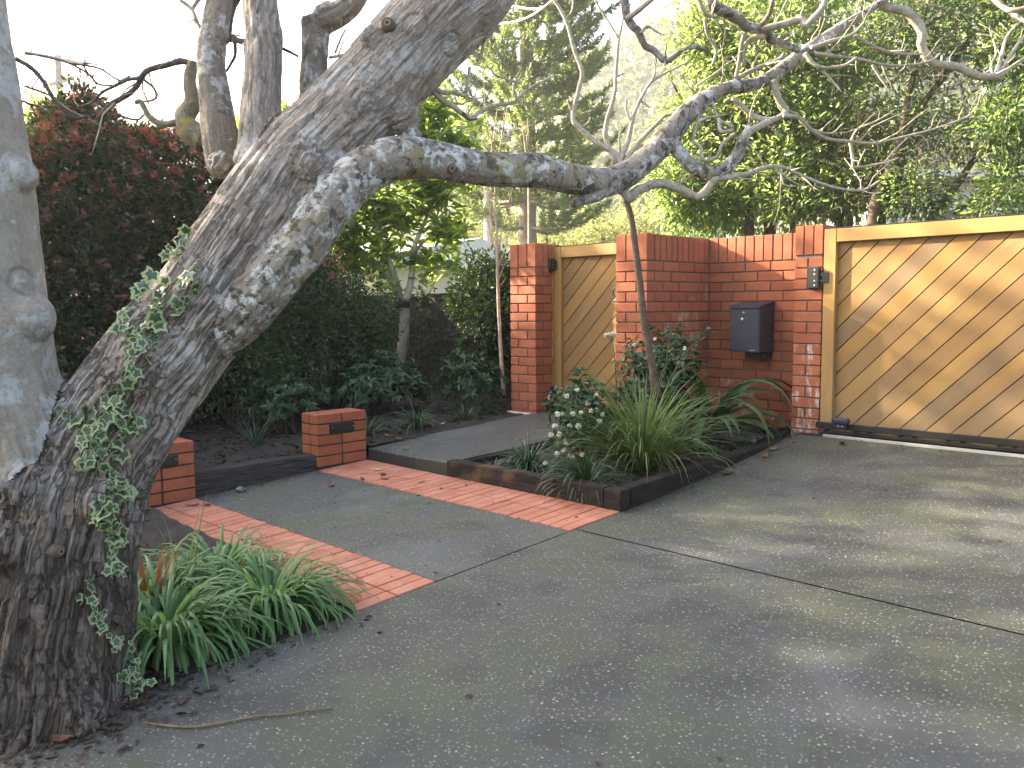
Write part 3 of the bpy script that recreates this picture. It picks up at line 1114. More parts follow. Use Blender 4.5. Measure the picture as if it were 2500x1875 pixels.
# ---- wide driveway gate
g = thing('driveway_gate', (-1.0, 6.5, 0.5), 'wide golden timber driveway gate of diagonal boards with a black bottom rail', 'gate')
GX0, GX1 = -2.99, 1.6
rail(g, 'stile', GX0, GX0 + 0.096, 6.450, 6.502, 0.565, 2.088, M['gateframe'], True)
rail(g, 'stile', GX1 - 0.096, GX1, 6.450, 6.502, 0.50, 2.088, M['gateframe'], True)
rail(g, 'top_rail', GX0 + 0.098, GX1 - 0.098, 6.451, 6.502, 1.984, 2.088, M['gateframe'])
diag_boards(g, GX0 + 0.09, GX1 - 0.09, 0.505, 1.992, 6.505, 4.738 - 3 * 0.178, 0.178, M['gatewood'], 0.010)
MB().box(GX0 + 0.02, GX1 - 0.02, 6.53, 6.56, 0.6, 2.0).build('backing_panel', M['joint'], g)
MB().box(GX0 - 0.005, GX1, 6.45, 6.51, 2.0895, 2.096, 0.001).build('cap_strip', M['black'], g)
br = MB().box(GX0 - 0.02, GX1, 6.415, 6.449, 0.533, 0.578, 0.003).build('bottom_rail', M['blackrail'], g)
xs_ = -2.694
for i in range(18):
    x = -2.694 + (i // 2) * 0.330 + (i % 2) * 0.100
    if x > GX1 - 0.05:
        break
    MB().tube([(x, 6.494, 0.536), (x, 6.425, 0.534), (x, 6.418, 0.534)], [0.017, 0.017, 0.012], 10).build('bolt', M['blackrail'], br, True)
MB().box(-2.852, -2.725, 6.355, 6.412, 0.583, 0.628, 0.012).build('latch_cover', M['navy'], g)
MB().box(-2.83, -2.75, 6.375, 6.413, 0.545, 0.582, 0.004).build('latch_plate', M['navy'], g)
for x in (-2.805, -2.775):
    MB().tube([(x, 6.376, 0.566), (x, 6.370, 0.566)], 0.005, 8).build('screw', M['steel'], g)
# hinge bracket on the pilaster
hb = thing('gate_bracket', (-3.05, 6.43, 1.72), 'glossy black box bracket with side plate joining the brick pilaster and the wide gate', 'bracket')
z0b, z1b = 1.628, 1.800
MB().box(-3.110, -3.008, 6.405, 6.449, z0b, z1b, 0.008).build('housing', M['black'], hb)
MB().box(-3.012, -2.945, 6.440, 6.4485, 1.672, 1.758, 0.003).build('side_plate', M['black'], hb)
for zz in (1.655, 1.69, 1.74, 1.775):
    MB().tube([(-3.04, 6.4045, zz), (-3.04, 6.399, zz)], 0.007, 10).build('screw', M['steel'], hb)
for zz in (1.69, 1.74):
    MB().tube([(-3.002, 6.439, zz), (-3.002, 6.435, zz)], 0.005, 10).build('screw', M['steel'], hb)
o = MB().box(-2.92, 1.7, 6.352, 6.372, 0.470, 0.4925, 0.002).box(-2.92, 1.7, 6.392, 6.40, 0.470, 0.489, 0.001).build('gate_track', M['alu'])
tag(o, 'thin bright metal floor track under the wide timber gate', 'track')
o = MB().box(-2.95, 1.7, 6.336, 6.455, 0.30, 0.472).build('track_channel', M['joint'])
struct(o)

# ---- small gate
pg = thing('garden_gate', (-5.0, 6.18, 0.5), 'narrow golden timber garden gate of diagonal boards between brick pillar and wall', 'gate')
rail(pg, 'stile', -5.552, -5.462, 6.135, 6.185, 0.52, 2.078, M['gateframe'], True)
rail(pg, 'stile', -4.632, -4.545, 6.135, 6.185, 0.52, 2.078, M['gateframe'], True)
rail(pg, 'top_rail', -5.460, -4.634, 6.136, 6.185, 1.972, 2.078, M['gateframe'])
rail(pg, 'bottom_rail', -5.460, -4.634, 6.136, 6.185, 0.52, 0.62, M['gateframe'])
diag_boards(pg, -5.468, -4.626, 0.55, 1.98, 6.187, 7.302 - 2 * 0.176, 0.176, M['gatewood'], 0.010)
MB().box(-5.54, -4.56, 6.205, 6.22, 0.55, 2.0).build('backing_panel', M['joint'], pg)
MB().box(-5.552, -4.55, 6.135, 6.187, 2.0785, 2.084, 0.001).build('cap_strip', M['black'], pg)
gp = MB()
gpo = rail(None, 'gate_post', -5.608, -5.556, 6.118, 6.19, 0.46, 2.112, M['gateframe'], True)
tag(gpo, 'thin timber post fixed to the brick pillar on the hinge side of the small gate', 'post')


def hex_hinge(zc, label):
    xc = -5.555
    poly = [(xc - 0.058, zc - 0.035), (xc - 0.03, zc - 0.062), (xc + 0.03, zc - 0.062), (xc + 0.058, zc - 0.035),
            (xc + 0.058, zc + 0.035), (xc + 0.03, zc + 0.062), (xc - 0.03, zc + 0.062), (xc - 0.058, zc + 0.035)]
    h = MB().prism(poly, 'y', 6.085, 6.117).build('hinge', M['black'], pg)
    h['label'] = label
    MB().tube([(xc - 0.004, 6.084, zc - 0.075), (xc - 0.004, 6.084, zc + 0.06)], 0.014, 12).build('barrel', M['black'], h, True)
    for dx, dz in ((0.034, 0.03), (0.042, 0.0), (0.034, -0.03)):
        MB().tube([(xc + dx, 6.086, zc + dz), (xc + dx, 6.081, zc + dz)], 0.0045, 8).build('screw', M['steel'], h)
    return h


hex_hinge(1.905, 'upper black hinge plate of the small timber gate, under the soldier course')
hex_hinge(0.665, 'lower black hinge plate of the small timber gate, near the footpath')
# house number: a 9 whose right part hides behind the wall end
nm = thing('house_number', (-4.79, 6.12, 1.6), 'curved black metal house number on the small gate, cut off by the wall end', 'number')
cx, cz = -4.778, 1.628
pts = [(cx + 0.034 * math.cos(a), 6.122, cz + 0.036 * math.sin(a)) for a in np.linspace(0, 2 * math.pi, 22)]
pts2 = [(cx + 0.034, 6.122, cz), (cx + 0.030, 6.122, cz - 0.03), (cx + 0.008, 6.122, cz - 0.06), (cx - 0.022, 6.122, cz - 0.078), (cx - 0.045, 6.122, cz - 0.085)]
MB().tube(pts, 0.007, 6, None, False).tube(pts2, [0.008, 0.009, 0.009, 0.008, 0.005], 6, 14).build('numeral', M['black'], nm, True)
MB().tube([(cx, 6.122, cz + 0.036), (cx, 6.136, cz + 0.036)], 0.003, 6).build('fixing_pin', M['black'], nm)

# ================================================================== LETTERBOX
lb = thing('letterbox', (-3.7, 6.62, 1.3), 'dark slate blue metal letterbox with sloping lid and two round locks on the brick wall', 'letterbox')
X0, X1, YF, YB = -3.838, -3.557, 6.502, 6.752
MB().prism([(YF, 1.106), (YB, 1.096), (YB, 1.516), (YF, 1.478)], 'x', X0, X1).build('body', M['letterbox'], lb)
MB().prism([(YF - 0.022, 1.480), (YF - 0.022, 1.496), (YB, 1.537), (YB, 1.521)], 'x', X0 - 0.006, X1 + 0.006).build('lid', M['letterbox'], lb)
d = MB().box(X0 + 0.008, X1 - 0.008, YF - 0.0075, YF - 0.0005, 1.114, 1.473, 0.003).build('door', M['letterbox'], lb)
for xx, zz, rr in ((-3.703, 1.441, 0.010), (-3.716, 1.385, 0.014)):
    MB().tube([(xx, YF - 0.007, zz), (xx, YF - 0.014, zz), (xx, YF - 0.0155, zz)], [rr, rr, rr * 0.6], 14).build('lock', M['steel'], d, True)
MB().box(-3.651, -3.592, YF - 0.0085, YF - 0.0072, 1.117, 1.126).build('name_plate', M['steel'], d)
MB().box(X0 + 0.09, X1 - 0.01, 6.60, YB, 1.045, 1.098, 0.004).build('bracket', M['black'], lb)

# ================================================================== THE BIG LEANING TREE
def axis_px(rows):
    """rows of (px, py, depth, radius_px) -> points, radii in metres"""
    pts = np.array([P(a, b, d) for a, b, d, r in rows])
    rad = np.array([pxr(r, d) for a, b, d, r in rows])
    return pts, rad


AX = {}
AX['trunk'] = axis_px([(95, 1800, 3.10, 225), (125, 1700, 3.12, 200), (140, 1500, 3.15, 178), (175, 1300, 3.18, 160), (230, 1120, 3.22, 150),
                       (318, 980, 3.25, 142), (415, 850, 3.28, 136), (500, 740, 3.30, 130), (575, 640, 3.32, 127), (650, 530, 3.35, 125),
                       (735, 410, 3.40, 122), (850, 290, 3.45, 112), (945, 180, 3.50, 108), (1040, 80, 3.56, 112), (1125, -10, 3.62, 118), (1215, -115, 3.7, 96)])
AX['stem_left'] = axis_px([(120, 1230, 3.2, 120), (75, 1080, 3.15, 125), (15, 930, 3.12, 120), (-5, 790, 3.10, 118), (-12, 700, 3.10, 112), (-18, 560, 3.10, 104),
                           (-28, 400, 3.10, 94), (-45, 250, 3.12, 88), (-62, 100, 3.14, 80), (-80, -80, 3.2, 74)])
AX['limb_low'] = axis_px([(455, 880, 3.36, 70), (560, 785, 3.25, 74), (660, 685, 3.20, 68), (745, 585, 3.22, 64), (815, 490, 3.25, 60), (880, 425, 3.28, 58), (955, 388, 3.32, 54),
                          (1053, 388, 3.40, 49), (1130, 404, 3.46, 45), (1200, 414, 3.52, 43), (1306, 416, 3.62, 41), (1391, 436, 3.72, 38), (1470, 444, 3.82, 37), (1530, 425, 3.9, 35),
                          (1602, 367, 3.98, 32), (1640, 322, 4.02, 33)])
AX['limb_a'] = axis_px([(560, 420, 3.62, 38), (545, 390, 3.62, 44), (537, 330, 3.62, 46), (527, 255, 3.64, 40), (517, 170, 3.66, 36), (522, 85, 3.7, 36), (538, 0, 3.74, 33), (560, -80, 3.8, 24)])
AX['limb_b'] = axis_px([(640, 400, 3.38, 70), (636, 340, 3.40, 58), (637, 275, 3.42, 52), (641, 190, 3.44, 47), (643, 105, 3.46, 48), (637, 0, 3.5, 45), (630, -90, 3.55, 38)])
AX['limb_c'] = axis_px([(740, 340, 3.62, 50), (752, 295, 3.62, 40), (764, 232, 3.62, 36), (768, 148, 3.62, 33), (770, 80, 3.62, 35), (772, 45, 3.62, 40)])
AX['limb_c2'] = axis_px([(772, 50, 3.62, 34), (815, 40, 3.6, 32), (858, 8, 3.58, 30), (900, -60, 3.56, 28)])

tree = thing('leaning_tree', tuple(P(120, 1740, 3.1)), 'big bare leaning tree with grey fissured bark and lichen, its limb over the planter', 'tree')
rawV, rawF = [], []
off = 0


def add_raw(V, F):
    global off
    rawV.extend(V)
    rawF.extend([tuple(i + off for i in f) for f in F])
    off += len(V)


samples = {}
for k, (p, r) in AX.items():
    V, F = tube_geo(p, r, 20, max(24, len(p) * 5), True)
    add_raw(V, F)
    C = spline(p, 90)
    samples[k] = (C, np.interp(np.linspace(0, len(p) - 1, 90), np.arange(len(p)), r))


def ball(c, r, sq=(1, 1, 1)):
    th = np.linspace(0, math.pi, 9)
    ph = np.arange(14) * 2 * math.pi / 14
    V = [(c[0] + r * sq[0] * math.sin(t) * math.cos(f), c[1] + r * sq[1] * math.sin(t) * math.sin(f), c[2] + r * sq[2] * math.cos(t)) for t in th[1:-1] for f in ph]
    V += [(c[0], c[1], c[2] + r * sq[2]), (c[0], c[1], c[2] - r * sq[2])]
    F = []
    m = 7
    for i in range(m - 1):
        for j in range(14):
            F.append((i * 14 + j, (i + 1) * 14 + j, (i + 1) * 14 + (j + 1) % 14, i * 14 + (j + 1) % 14))
    for j in range(14):
        F.append((m * 14, j, (j + 1) % 14))
        F.append((m * 14 + 1, (m - 1) * 14 + (j + 1) % 14, (m - 1) * 14 + j))
    add_raw(V, F)


# swellings, healed knots, root flare
for px, py, d, r in ((72, 778, 3.06, 64), (70, 1190, 3.04, 84), (745, 400, 3.30, 78), (535, 395, 3.42, 28), (880, 255, 3.36, 60), (985, 290, 3.42, 46), (48, 430, 3.06, 44),
                     (1003, 330, 3.42, 30), (905, 95, 3.36, 34), (1100, 405, 3.4, 40), (1345, 425, 3.6, 36), (1630, 330, 3.98, 30), (340, 900, 3.12, 90), (800, 40, 3.6, 38), (250, 1230, 3.05, 70), (40, 1330, 3.0, 90)):
    ball(P(px, py, d), pxr(r, d))
for ang in np.linspace(0, 2 * math.pi, 7)[:-1]:
    b = AX['trunk'][0][1]
    o_ = np.array([math.cos(ang), math.sin(ang), 0])
    V, F = tube_geo([b + [0, 0, 0.35], b + o_ * 0.16 + [0, 0, 0.08], b + o_ * 0.34 + [0, 0, -0.12]], [0.16, 0.15, 0.07], 12, 10)
    add_raw(V, F)
tmp = bpy.data.meshes.new('tmp')
tmp.from_pydata([tuple(v) for v in rawV], [], rawF)
to = bpy.data.objects.new('tmp', tmp)
COL.objects.link(to)
md = to.modifiers.new('r', 'REMESH')
md.mode = 'VOXEL'
md.voxel_size = 0.0068
md2 = to.modifiers.new('s', 'SMOOTH')
md2.factor = 0.5
md2.iterations = 20
dg = bpy.context.evaluated_depsgraph_get()
ev = to.evaluated_get(dg)
tm = bpy.data.meshes.new_from_object(ev)
nv = len(tm.vertices)
TV = np.empty(nv * 3, np.float32)
tm.vertices.foreach_get('co', TV)
TV = TV.reshape(-1, 3).astype(float)
TN = np.empty(nv * 3, np.float32)
tm.vertices.foreach_get('normal', TN)
TN = TN.reshape(-1, 3).astype(float)
TFA = np.empty(len(tm.loops), np.int32)
tm.loops.foreach_get('vertex_index', TFA)
TFA = TFA.reshape(-1, 4)
TF = TFA.tolist()
bpy.data.objects.remove(to)
# nearest axis (scaled by its radius), arc length along it
best = np.full(nv, 1e9)
bid = np.zeros(nv, int)
bs = np.zeros(nv)
bu = np.zeros((nv, 2))
names = list(AX)
for a, k in enumerate(names):
    C, R = samples[k]
    T, A, B = frames(C)
    L = np.concatenate([[0], np.cumsum(np.linalg.norm(np.diff(C, axis=0), axis=1))])
    for s0 in range(0, nv, 20000):
        v = TV[s0:s0 + 20000]
        D = np.linalg.norm(v[:, None, :] - C[None], axis=2)
        i = D.argmin(1)
        d = D[np.arange(len(v)), i] / R[i]
        m = d < best[s0:s0 + 20000]
        idx = np.where(m)[0] + s0
        best[idx] = d[m]
        bid[idx] = a
        bs[idx] = L[i[m]]
        rel = v[m] - C[i[m]]
        bu[idx, 0] = (rel * A[i[m]]).sum(1)
        bu[idx, 1] = (rel * B[i[m]]).sum(1)
# bark: long fissures following each limb, deep on the old trunk, faint on the limbs
amp_by = {'trunk': 1.0, 'stem_left': 0.10, 'limb_low': 0.22, 'limb_a': 0.3, 'limb_b': 0.5, 'limb_c': 0.35, 'limb_c2': 0.3}
amp = np.array([amp_by[n] for n in names])[bid]
zz = TV[:, 2]
isT = bid == names.index('trunk')
amp = np.where(isT, np.clip(1.25 - 0.30 * (bs - 0.4), 0.45, 1.3), amp)
isL = bid == names.index('stem_left')
amp = np.where(isL, np.clip(1.0 - 1.6 * bs, 0.10, 1.0), amp)
isH = bid == names.index('limb_low')
amp = np.where(isH, np.clip(0.8 - 0.7 * bs, 0.16, 1.0), amp)
warp = (fbm(TV * 6.0, 40, 2) - 0.5)[:, None] * 0.05
q = np.stack([bu[:, 0] * 30 + warp[:, 0] * 34, bu[:, 1] * 30 + warp[:, 0] * 28, bs * 2.6 + 3 * bid], 1)
n1 = fbm(q, 21, 3)
rid = 1 - np.abs(2 * n1 - 1)
fis = np.clip((rid - 0.76) / 0.16, 0, 1)
q2 = np.stack([bu[:, 0] * 60, bu[:, 1] * 60, bs * 5], 1)
n2 = fbm(q2, 33, 3)
plate = fbm(np.stack([bu[:, 0] * 14, bu[:, 1] * 14, bs * 6], 1), 51, 3)
disp = amp * (-0.020 * fis + 0.010 * (n2 - 0.5) + 0.008 * (plate - 0.5)) + 0.010 * (fbm(TV * 5, 60, 2) - 0.5)
hit0 = BVHTree.FromPolygons([tuple(v) for v in TV], TF)
for px, py, rho in ((757, 398, 0.075), (75, 1195, 0.10), (905, 262, 0.05), (1015, 60, 0.05), (60, 690, 0.05), (1105, 110, 0.05)):
    c_, _, _, _ = hit0.ray_cast(Vector(EYE), Vector(P(px, py, 1.0) - EYE).normalized())
    if c_ is None:
        continue
    dd_ = np.linalg.norm(TV - np.array(c_), axis=1) * (1 + 0.35 * (fbm(TV * 22, 80, 2) - 0.5))
    for k_, w_ in ((1.0, 0.012), (0.66, 0.006), (0.36, 0.007)):
        disp = disp - w_ * np.exp(-((dd_ - rho * k_) / (0.085 * rho + 0.002)) ** 2)
    disp = disp + 0.010 * np.exp(-(dd_ / (rho * 0.85)) ** 4)
TV2 = TV + TN * disp[:, None]
fid = bid[TFA[:, 0]]
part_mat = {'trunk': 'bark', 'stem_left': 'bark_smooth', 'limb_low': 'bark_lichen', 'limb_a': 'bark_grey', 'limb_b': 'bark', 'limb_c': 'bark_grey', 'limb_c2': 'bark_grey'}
part_name = {'trunk': 'trunk', 'stem_left': 'stem', 'limb_low': 'limb', 'limb_a': 'limb', 'limb_b': 'limb', 'limb_c': 'limb', 'limb_c2': 'limb'}
bark_bvh = BVHTree.FromPolygons([tuple(v) for v in TV2], TF)
# one welded mesh for continuous shading normals, then split by limb
full = mesh_np('full', TV2, TFA, [])
VNn = np.empty(nv * 3, np.float32)
full.vertices.foreach_get('normal', VNn)
VNn = VNn.reshape(-1, 3)
PARTS = {}
for a, k in enumerate(names):
    fi = TFA[fid == a]
    if not len(fi):
        continue
    used, inv = np.unique(fi, return_inverse=True)
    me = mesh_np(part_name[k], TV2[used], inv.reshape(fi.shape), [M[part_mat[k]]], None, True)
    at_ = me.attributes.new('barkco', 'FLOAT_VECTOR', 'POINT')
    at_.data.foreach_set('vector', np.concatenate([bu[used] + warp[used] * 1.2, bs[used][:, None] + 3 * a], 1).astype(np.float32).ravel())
    me.normals_split_custom_set_from_vertices(VNn[used])
    PARTS[k] = link(part_name[k], me, tree)
PARTS['limb_low']['label'] = 'long pale limb blotched with white and black lichen reaching over the planter'
PARTS['stem_left']['label'] = 'smooth grey second stem rising at the left edge'


def hit(px, py):
    d = P(px, py, 1.0) - EYE
    loc, nr, i, dist = bark_bvh.ray_cast(Vector(EYE), Vector(d).normalized())
    return (np.array(loc), np.array(nr)) if loc else (None, None)


# cut stubs and healed knots standing proud of the bark
for px, py, r, ln in ((950, 66, 0.026, 0.035), (1104, 410, 0.022, 0.008), (1352, 420, 0.017, 0.008), (1418, 452, 0.012, 0.008), (140, 1345, 0.022, 0.02)):
    p_, n_v = hit(px, py)
    if p_ is None:
        continue
    dirv = norm(n_v + 0.5 * norm(EYE - p_))
    T_ = [p_ - dirv * 0.03, p_ + dirv * ln * 0.6, p_ + dirv * ln, p_ + dirv * ln * 0.92, p_ + dirv * (ln * 0.4)]
    b = MB().tube(T_, [r * 1.3, r * 1.08, r * 0.85, r * 0.45, r * 0.30], 14)
    k_ = b.build('knot', M['bark_lichen'] if px > 1000 else M['bark'], tree, True)
    MB().tube([p_ + dirv * ln * 0.90, p_ + dirv * ln * 1.02], [r * 0.66, r * 0.5], 12).build('cut_face', M['knotwood'], k_)
    MB().tube([p_ + dirv * ln * 1.0, p_ + dirv * ln * 1.06], [r * 0.30, r * 0.26], 9).build('hollow', M['darkhole'], k_)


def px_branch(rows, name, m, parent, n=8, wob=0.22, seed=0):
    p, r = axis_px(rows)
    V, F = tube_geo(p, r, n, max(10, len(p) * 6), True, wob, seed)
    # knuckly: swell here and there
    return link(name, mesh_np(name, V, F, [m], None, True), parent), p, r


def B(rows, d, r0, r1, d1=None):
    """pixel polyline -> rows with depth and radius running from first to last"""
    n = len(rows)
    d1 = d if d1 is None else d1
    return [(x, y, d + (d1 - d) * i / (n - 1), r0 + (r1 - r0) * i / (n - 1)) for i, (x, y) in enumerate(rows)]


BR = [
    ('bark_lichen', [(1625, 338, 4.02, 32), (1676, 278, 4.06, 25), (1726, 238, 4.1, 19), (1777, 215, 4.14, 16.5), (1836, 207, 4.2, 16), (1887, 186, 4.25, 17), (1929, 152, 4.3, 17), (1980, 114, 4.36, 14), (2064, 59, 4.42, 11), (2140, 13, 4.46, 9), (2215, -40, 4.5, 8)]),
    ('bark_lichen', B([(1630, 335), (1650, 362), (1684, 401), (1727, 421), (1769, 411), (1800, 378), (1815, 340), (1832, 312)], 4.0, 20, 12, 3.95)),
    ('bark_lichen', B([(1490, 462), (1450, 480), (1412, 492), (1402, 502)], 3.8, 16, 10, 3.7)),
    ('twig', B([(1513, 455), (1534, 485), (1560, 464), (1610, 448), (1655, 460), (1705, 480), (1735, 450), (1748, 437)], 3.9, 14, 8, 3.95)),
    ('twig', B([(1744, 438), (1819, 426), (1870, 409), (1912, 409), (1980, 439), (2047, 460), (2106, 464), (2150, 440)], 3.95, 7, 2.5, 4.1)),
    ('twig', B([(1888, 195), (1899, 239), (1918, 266), (1910, 282), (1883, 293), (1847, 287), (1818, 266), (1788, 240)], 4.2, 9, 6, 4.25)),
    ('twig', B([(1912, 283), (1949, 287), (1981, 317), (2022, 339), (2076, 345), (2130, 350), (2171, 342), (2253, 323), (2323, 301), (2375, 279)], 4.2, 6, 2, 4.4)),
    ('twig', B([(2076, 346), (2082, 390), (2085, 408), (2120, 405), (2170, 395), (2195, 385)], 4.3, 4.5, 2, 4.3)),
    ('twig', B([(2076, 345), (2095, 315), (2140, 295), (2175, 275)], 4.3, 3, 1.5, 4.3)),
    ('twig', B([(1985, 318), (2030, 325), (2060, 300)], 4.25, 3, 1.5, 4.25)),
    ('twig', B([(2144, 10), (2185, 22), (2220, 33), (2250, 76), (2249, 108), (2261, 136), (2280, 155), (2334, 163), (2375, 182), (2402, 187), (2440, 187)], 4.5, 12, 9, 4.6)),
    ('twig', B([(2430, 188), (2445, 140), (2456, 95), (2478, 62)], 4.6, 6, 2.5, 4.7)),
    ('twig', B([(2436, 188), (2470, 130), (2500, 90), (2530, 70)], 4.6, 5, 3, 4.7)),
    ('twig', B([(2425, 188), (2420, 160), (2432, 130), (2425, 95)], 4.6, 4, 2, 4.65)),
    ('twig', B([(2440, 187), (2490, 150), (2540, 130)], 4.6, 5, 3, 4.7)),
    ('twig', B([(2420, -10), (2450, 18), (2475, 25), (2520, 15)], 4.2, 7, 6, 4.1)),
    ('twig', B([(2462, 22), (2490, 45), (2520, 60)], 4.2, 5, 4, 4.1)),
    ('twig', B([(1980, 118), (2030, 100), (2080, 85), (2110, 55)], 4.3, 6, 3, 4.35)),
    ('twig', B([(1990, 130), (2045, 138), (2100, 145), (2140, 155), (2200, 160), (2270, 150), (2295, 130)], 4.3, 5, 2.5, 4.5)),
    ('twig', B([(1965, 130), (1985, 155), (2010, 165), (2060, 160), (2092, 140)], 4.25, 6, 3, 4.2)),
    ('twig', B([(2085, 88), (2150, 120), (2200, 130), (2250, 132)], 4.35, 4, 3, 4.5)),
    ('twig', B([(2130, 158), (2150, 190), (2168, 215)], 4.4, 4, 2.5, 4.4)),
    ('twig', B([(2000, 165), (2030, 195), (2055, 225)], 4.25, 3.5, 2, 4.2)),
    ('bark_grey', B([(1522, -30), (1533, 46), (1560, 79), (1573, 108), (1600, 127), (1625, 149), (1644, 141), (1671, 119), (1698, 114), (1723, 122)], 3.5, 11, 4, 3.6)),
    ('twig', B([(1533, 46), (1560, 24), (1595, -5)], 3.5, 8, 6, 3.4)),
    ('twig', B([(1564, 82), (1580, 64), (1598, 74), (1615, 84)], 3.5, 4, 2, 3.5)),
    ('bark_lichen', B([(1735, -40), (1738, 8), (1761, 24), (1801, 43), (1823, 66), (1861, 73), (1883, 97), (1915, 108), (1950, 122)], 3.8, 15, 9, 4.2)),
    ('twig', B([(1861, 73), (1902, 62), (1953, 49), (1966, 63), (1985, 45), (2010, 15), (2020, -30)], 4.0, 10, 7, 3.9)),
    ('twig', B([(1826, 66), (1812, 100), (1805, 150), (1795, 200)], 4.0, 5, 5, 4.15)),
    ('twig', B([(1866, 90), (1835, 95), (1818, 120), (1815, 160)], 4.0, 7, 4, 4.1)),
    ('twig', B([(1800, 190), (1850, 165), (1900, 145), (1915, 130)], 4.15, 6, 4, 4.1)),
    ('twig', B([(1700, -20), (1720, 30), (1745, 42)], 3.7, 6, 4, 3.75)),
    ('twig', B([(1720, 45), (1728, 85), (1748, 120), (1740, 160)], 3.75, 4, 4, 3.8)),
    ('twig', B([(1860, 60), (1880, 30), (1890, -20)], 3.95, 7, 5, 3.8)),
    ('twig', B([(1700, 210), (1745, 180), (1780, 150)], 4.1, 3, 1.5, 4.1)),
    ('twig', B([(1735, 240), (1755, 290), (1790, 312)], 4.1, 5, 3.5, 4.0)),
    ('twig', B([(1700, 300), (1712, 285), (1740, 285), (1770, 280)], 4.05, 3, 2, 4.0)),
    ('twig', B([(1755, 290), (1760, 320), (1790, 320)], 4.0, 5, 5, 3.95)),
    ('twig', B([(1690, 345), (1710, 360), (1718, 390), (1750, 382), (1765, 350), (1790, 330)], 4.0, 5, 4, 3.95)),
    ('twig', B([(1690, 345), (1705, 300), (1735, 285)], 4.0, 4, 3, 4.0)),
    ('twig_dark', B([(1660, 330), (1680, 285), (1684, 265)], 3.95, 2.5, 1.5, 3.95)),
    ('twig', B([(1824, 322), (1870, 300), (1893, 290)], 3.95, 9, 7, 4.1)),
    ('twig', B([(1890, 410), (1930, 440), (1960, 455)], 4.0, 3, 1.5, 4.0)),
    ('twig', B([(1905, 412), (1915, 450), (1945, 455)], 4.0, 3, 1.5, 4.0)),
    # twigs below the main limb, over the pine
    ('twig', B([(1045, 205), (1075, 240), (1110, 262), (1145, 288), (1170, 275), (1205, 258), (1255, 250), (1270, 235), (1300, 212), (1345, 190)], 3.55, 8, 2.5, 3.8)),
    ('twig', B([(1050, 205), (1080, 225), (1110, 225), (1135, 232), (1142, 200), (1147, 165)], 3.55, 6, 4, 3.6)),
    ('twig', B([(1262, 245), (1255, 215), (1262, 190), (1275, 165)], 3.7, 4, 2, 3.7)),
    ('twig', B([(1258, 200), (1225, 190), (1205, 180), (1200, 165)], 3.7, 3, 1.5, 3.7)),
    ('twig_dark', B([(1130, 275), (1145, 292), (1165, 290)], 3.6, 4, 2, 3.6)),
    ('twig', B([(1165, 150), (1175, 130), (1180, 100), (1170, 80)], 3.6, 5, 3, 3.6)),
    # crown at the upper left
    ('bark_yellow', B([(500, 345), (464, 318), (452, 290), (468, 250), (464, 200), (470, 150)], 3.9, 34, 11, 3.9)),
    ('bark_yellow', B([(470, 310), (430, 300), (395, 303), (365, 285), (345, 250), (330, 250)], 3.9, 10, 5, 3.9)),
    ('twig_dark', B([(466, 155), (440, 150), (400, 160), (359, 173), (345, 190), (330, 215), (304, 236), (270, 255), (240, 290)], 3.9, 8, 6, 4.0)),
    ('twig_dark', B([(345, 190), (310, 195), (280, 210), (250, 225), (225, 250), (190, 262)], 3.9, 5, 2.5, 4.0)),
    ('twig_dark', B([(38, 143), (75, 165), (105, 198), (130, 240), (150, 262), (181, 287), (215, 285)], 3.9, 6, 4, 4.0)),
    ('twig_dark', B([(60, 130), (120, 140), (170, 155), (215, 180), (240, 205), (275, 208)], 3.9, 3, 2.5, 4.0)),
    ('twig_dark', B([(50, 245), (90, 258), (140, 262)], 3.9, 3, 3, 4.0)),
    ('twig_dark', B([(60, 210), (90, 220), (120, 232)], 3.9, 3, 2.5, 4.0)),
    ('twig_dark', B([(230, 240), (260, 265), (300, 285), (335, 292), (352, 280)], 4.0, 3.5, 2, 4.0)),
    ('twig_dark', B([(352, 195), (375, 215), (382, 235), (372, 245), (350, 248)], 3.9, 3.5, 2, 3.9)),
    ('twig_dark', B([(215, 180), (205, 155), (250, 160)], 3.95, 2.5, 1.5, 3.95)),
    ('twig_dark', B([(170, 155), (210, 160), (245, 168), (290, 195), (318, 185)], 3.95, 3, 2, 3.95)),
    ('twig_dark', B([(570, 85), (574, 115), (572, 140), (552, 175)], 3.75, 5, 3, 3.75)),
    ('bark_grey', B([(540, 110), (560, 95), (590, 100), (620, 98)], 3.75, 9, 6, 3.75)),
    ('twig', B([(440, 0), (468, 22), (480, 50), (490, 70)], 3.7, 5, 4, 3.7)),
    ('twig', B([(470, 22), (480, 5), (495, -15)], 3.7, 5, 5, 3.7)),
    ('twig_dark', B([(560, 100), (562, 60), (570, 20), (585, -10)], 3.75, 6, 7, 3.75)),
    ('twig_dark', B([(690, 118), (710, 128), (728, 138)], 3.6, 4, 3, 3.6)),
    ('twig', B([(805, 140), (835, 135), (870, 130), (885, 120)], 3.6, 4, 3, 3.5)),
    ('twig', B([(818, 130), (832, 95), (845, 70)], 3.6, 3, 2, 3.6)),
]
allb = []
for i, (m, rows) in enumerate(BR):
    o_, p_, r_ = px_branch(rows, 'branch', M[m], tree, 10 if rows[0][3] > 12 else 7, 0.25, i)
    allb.append((p_, r_, m))
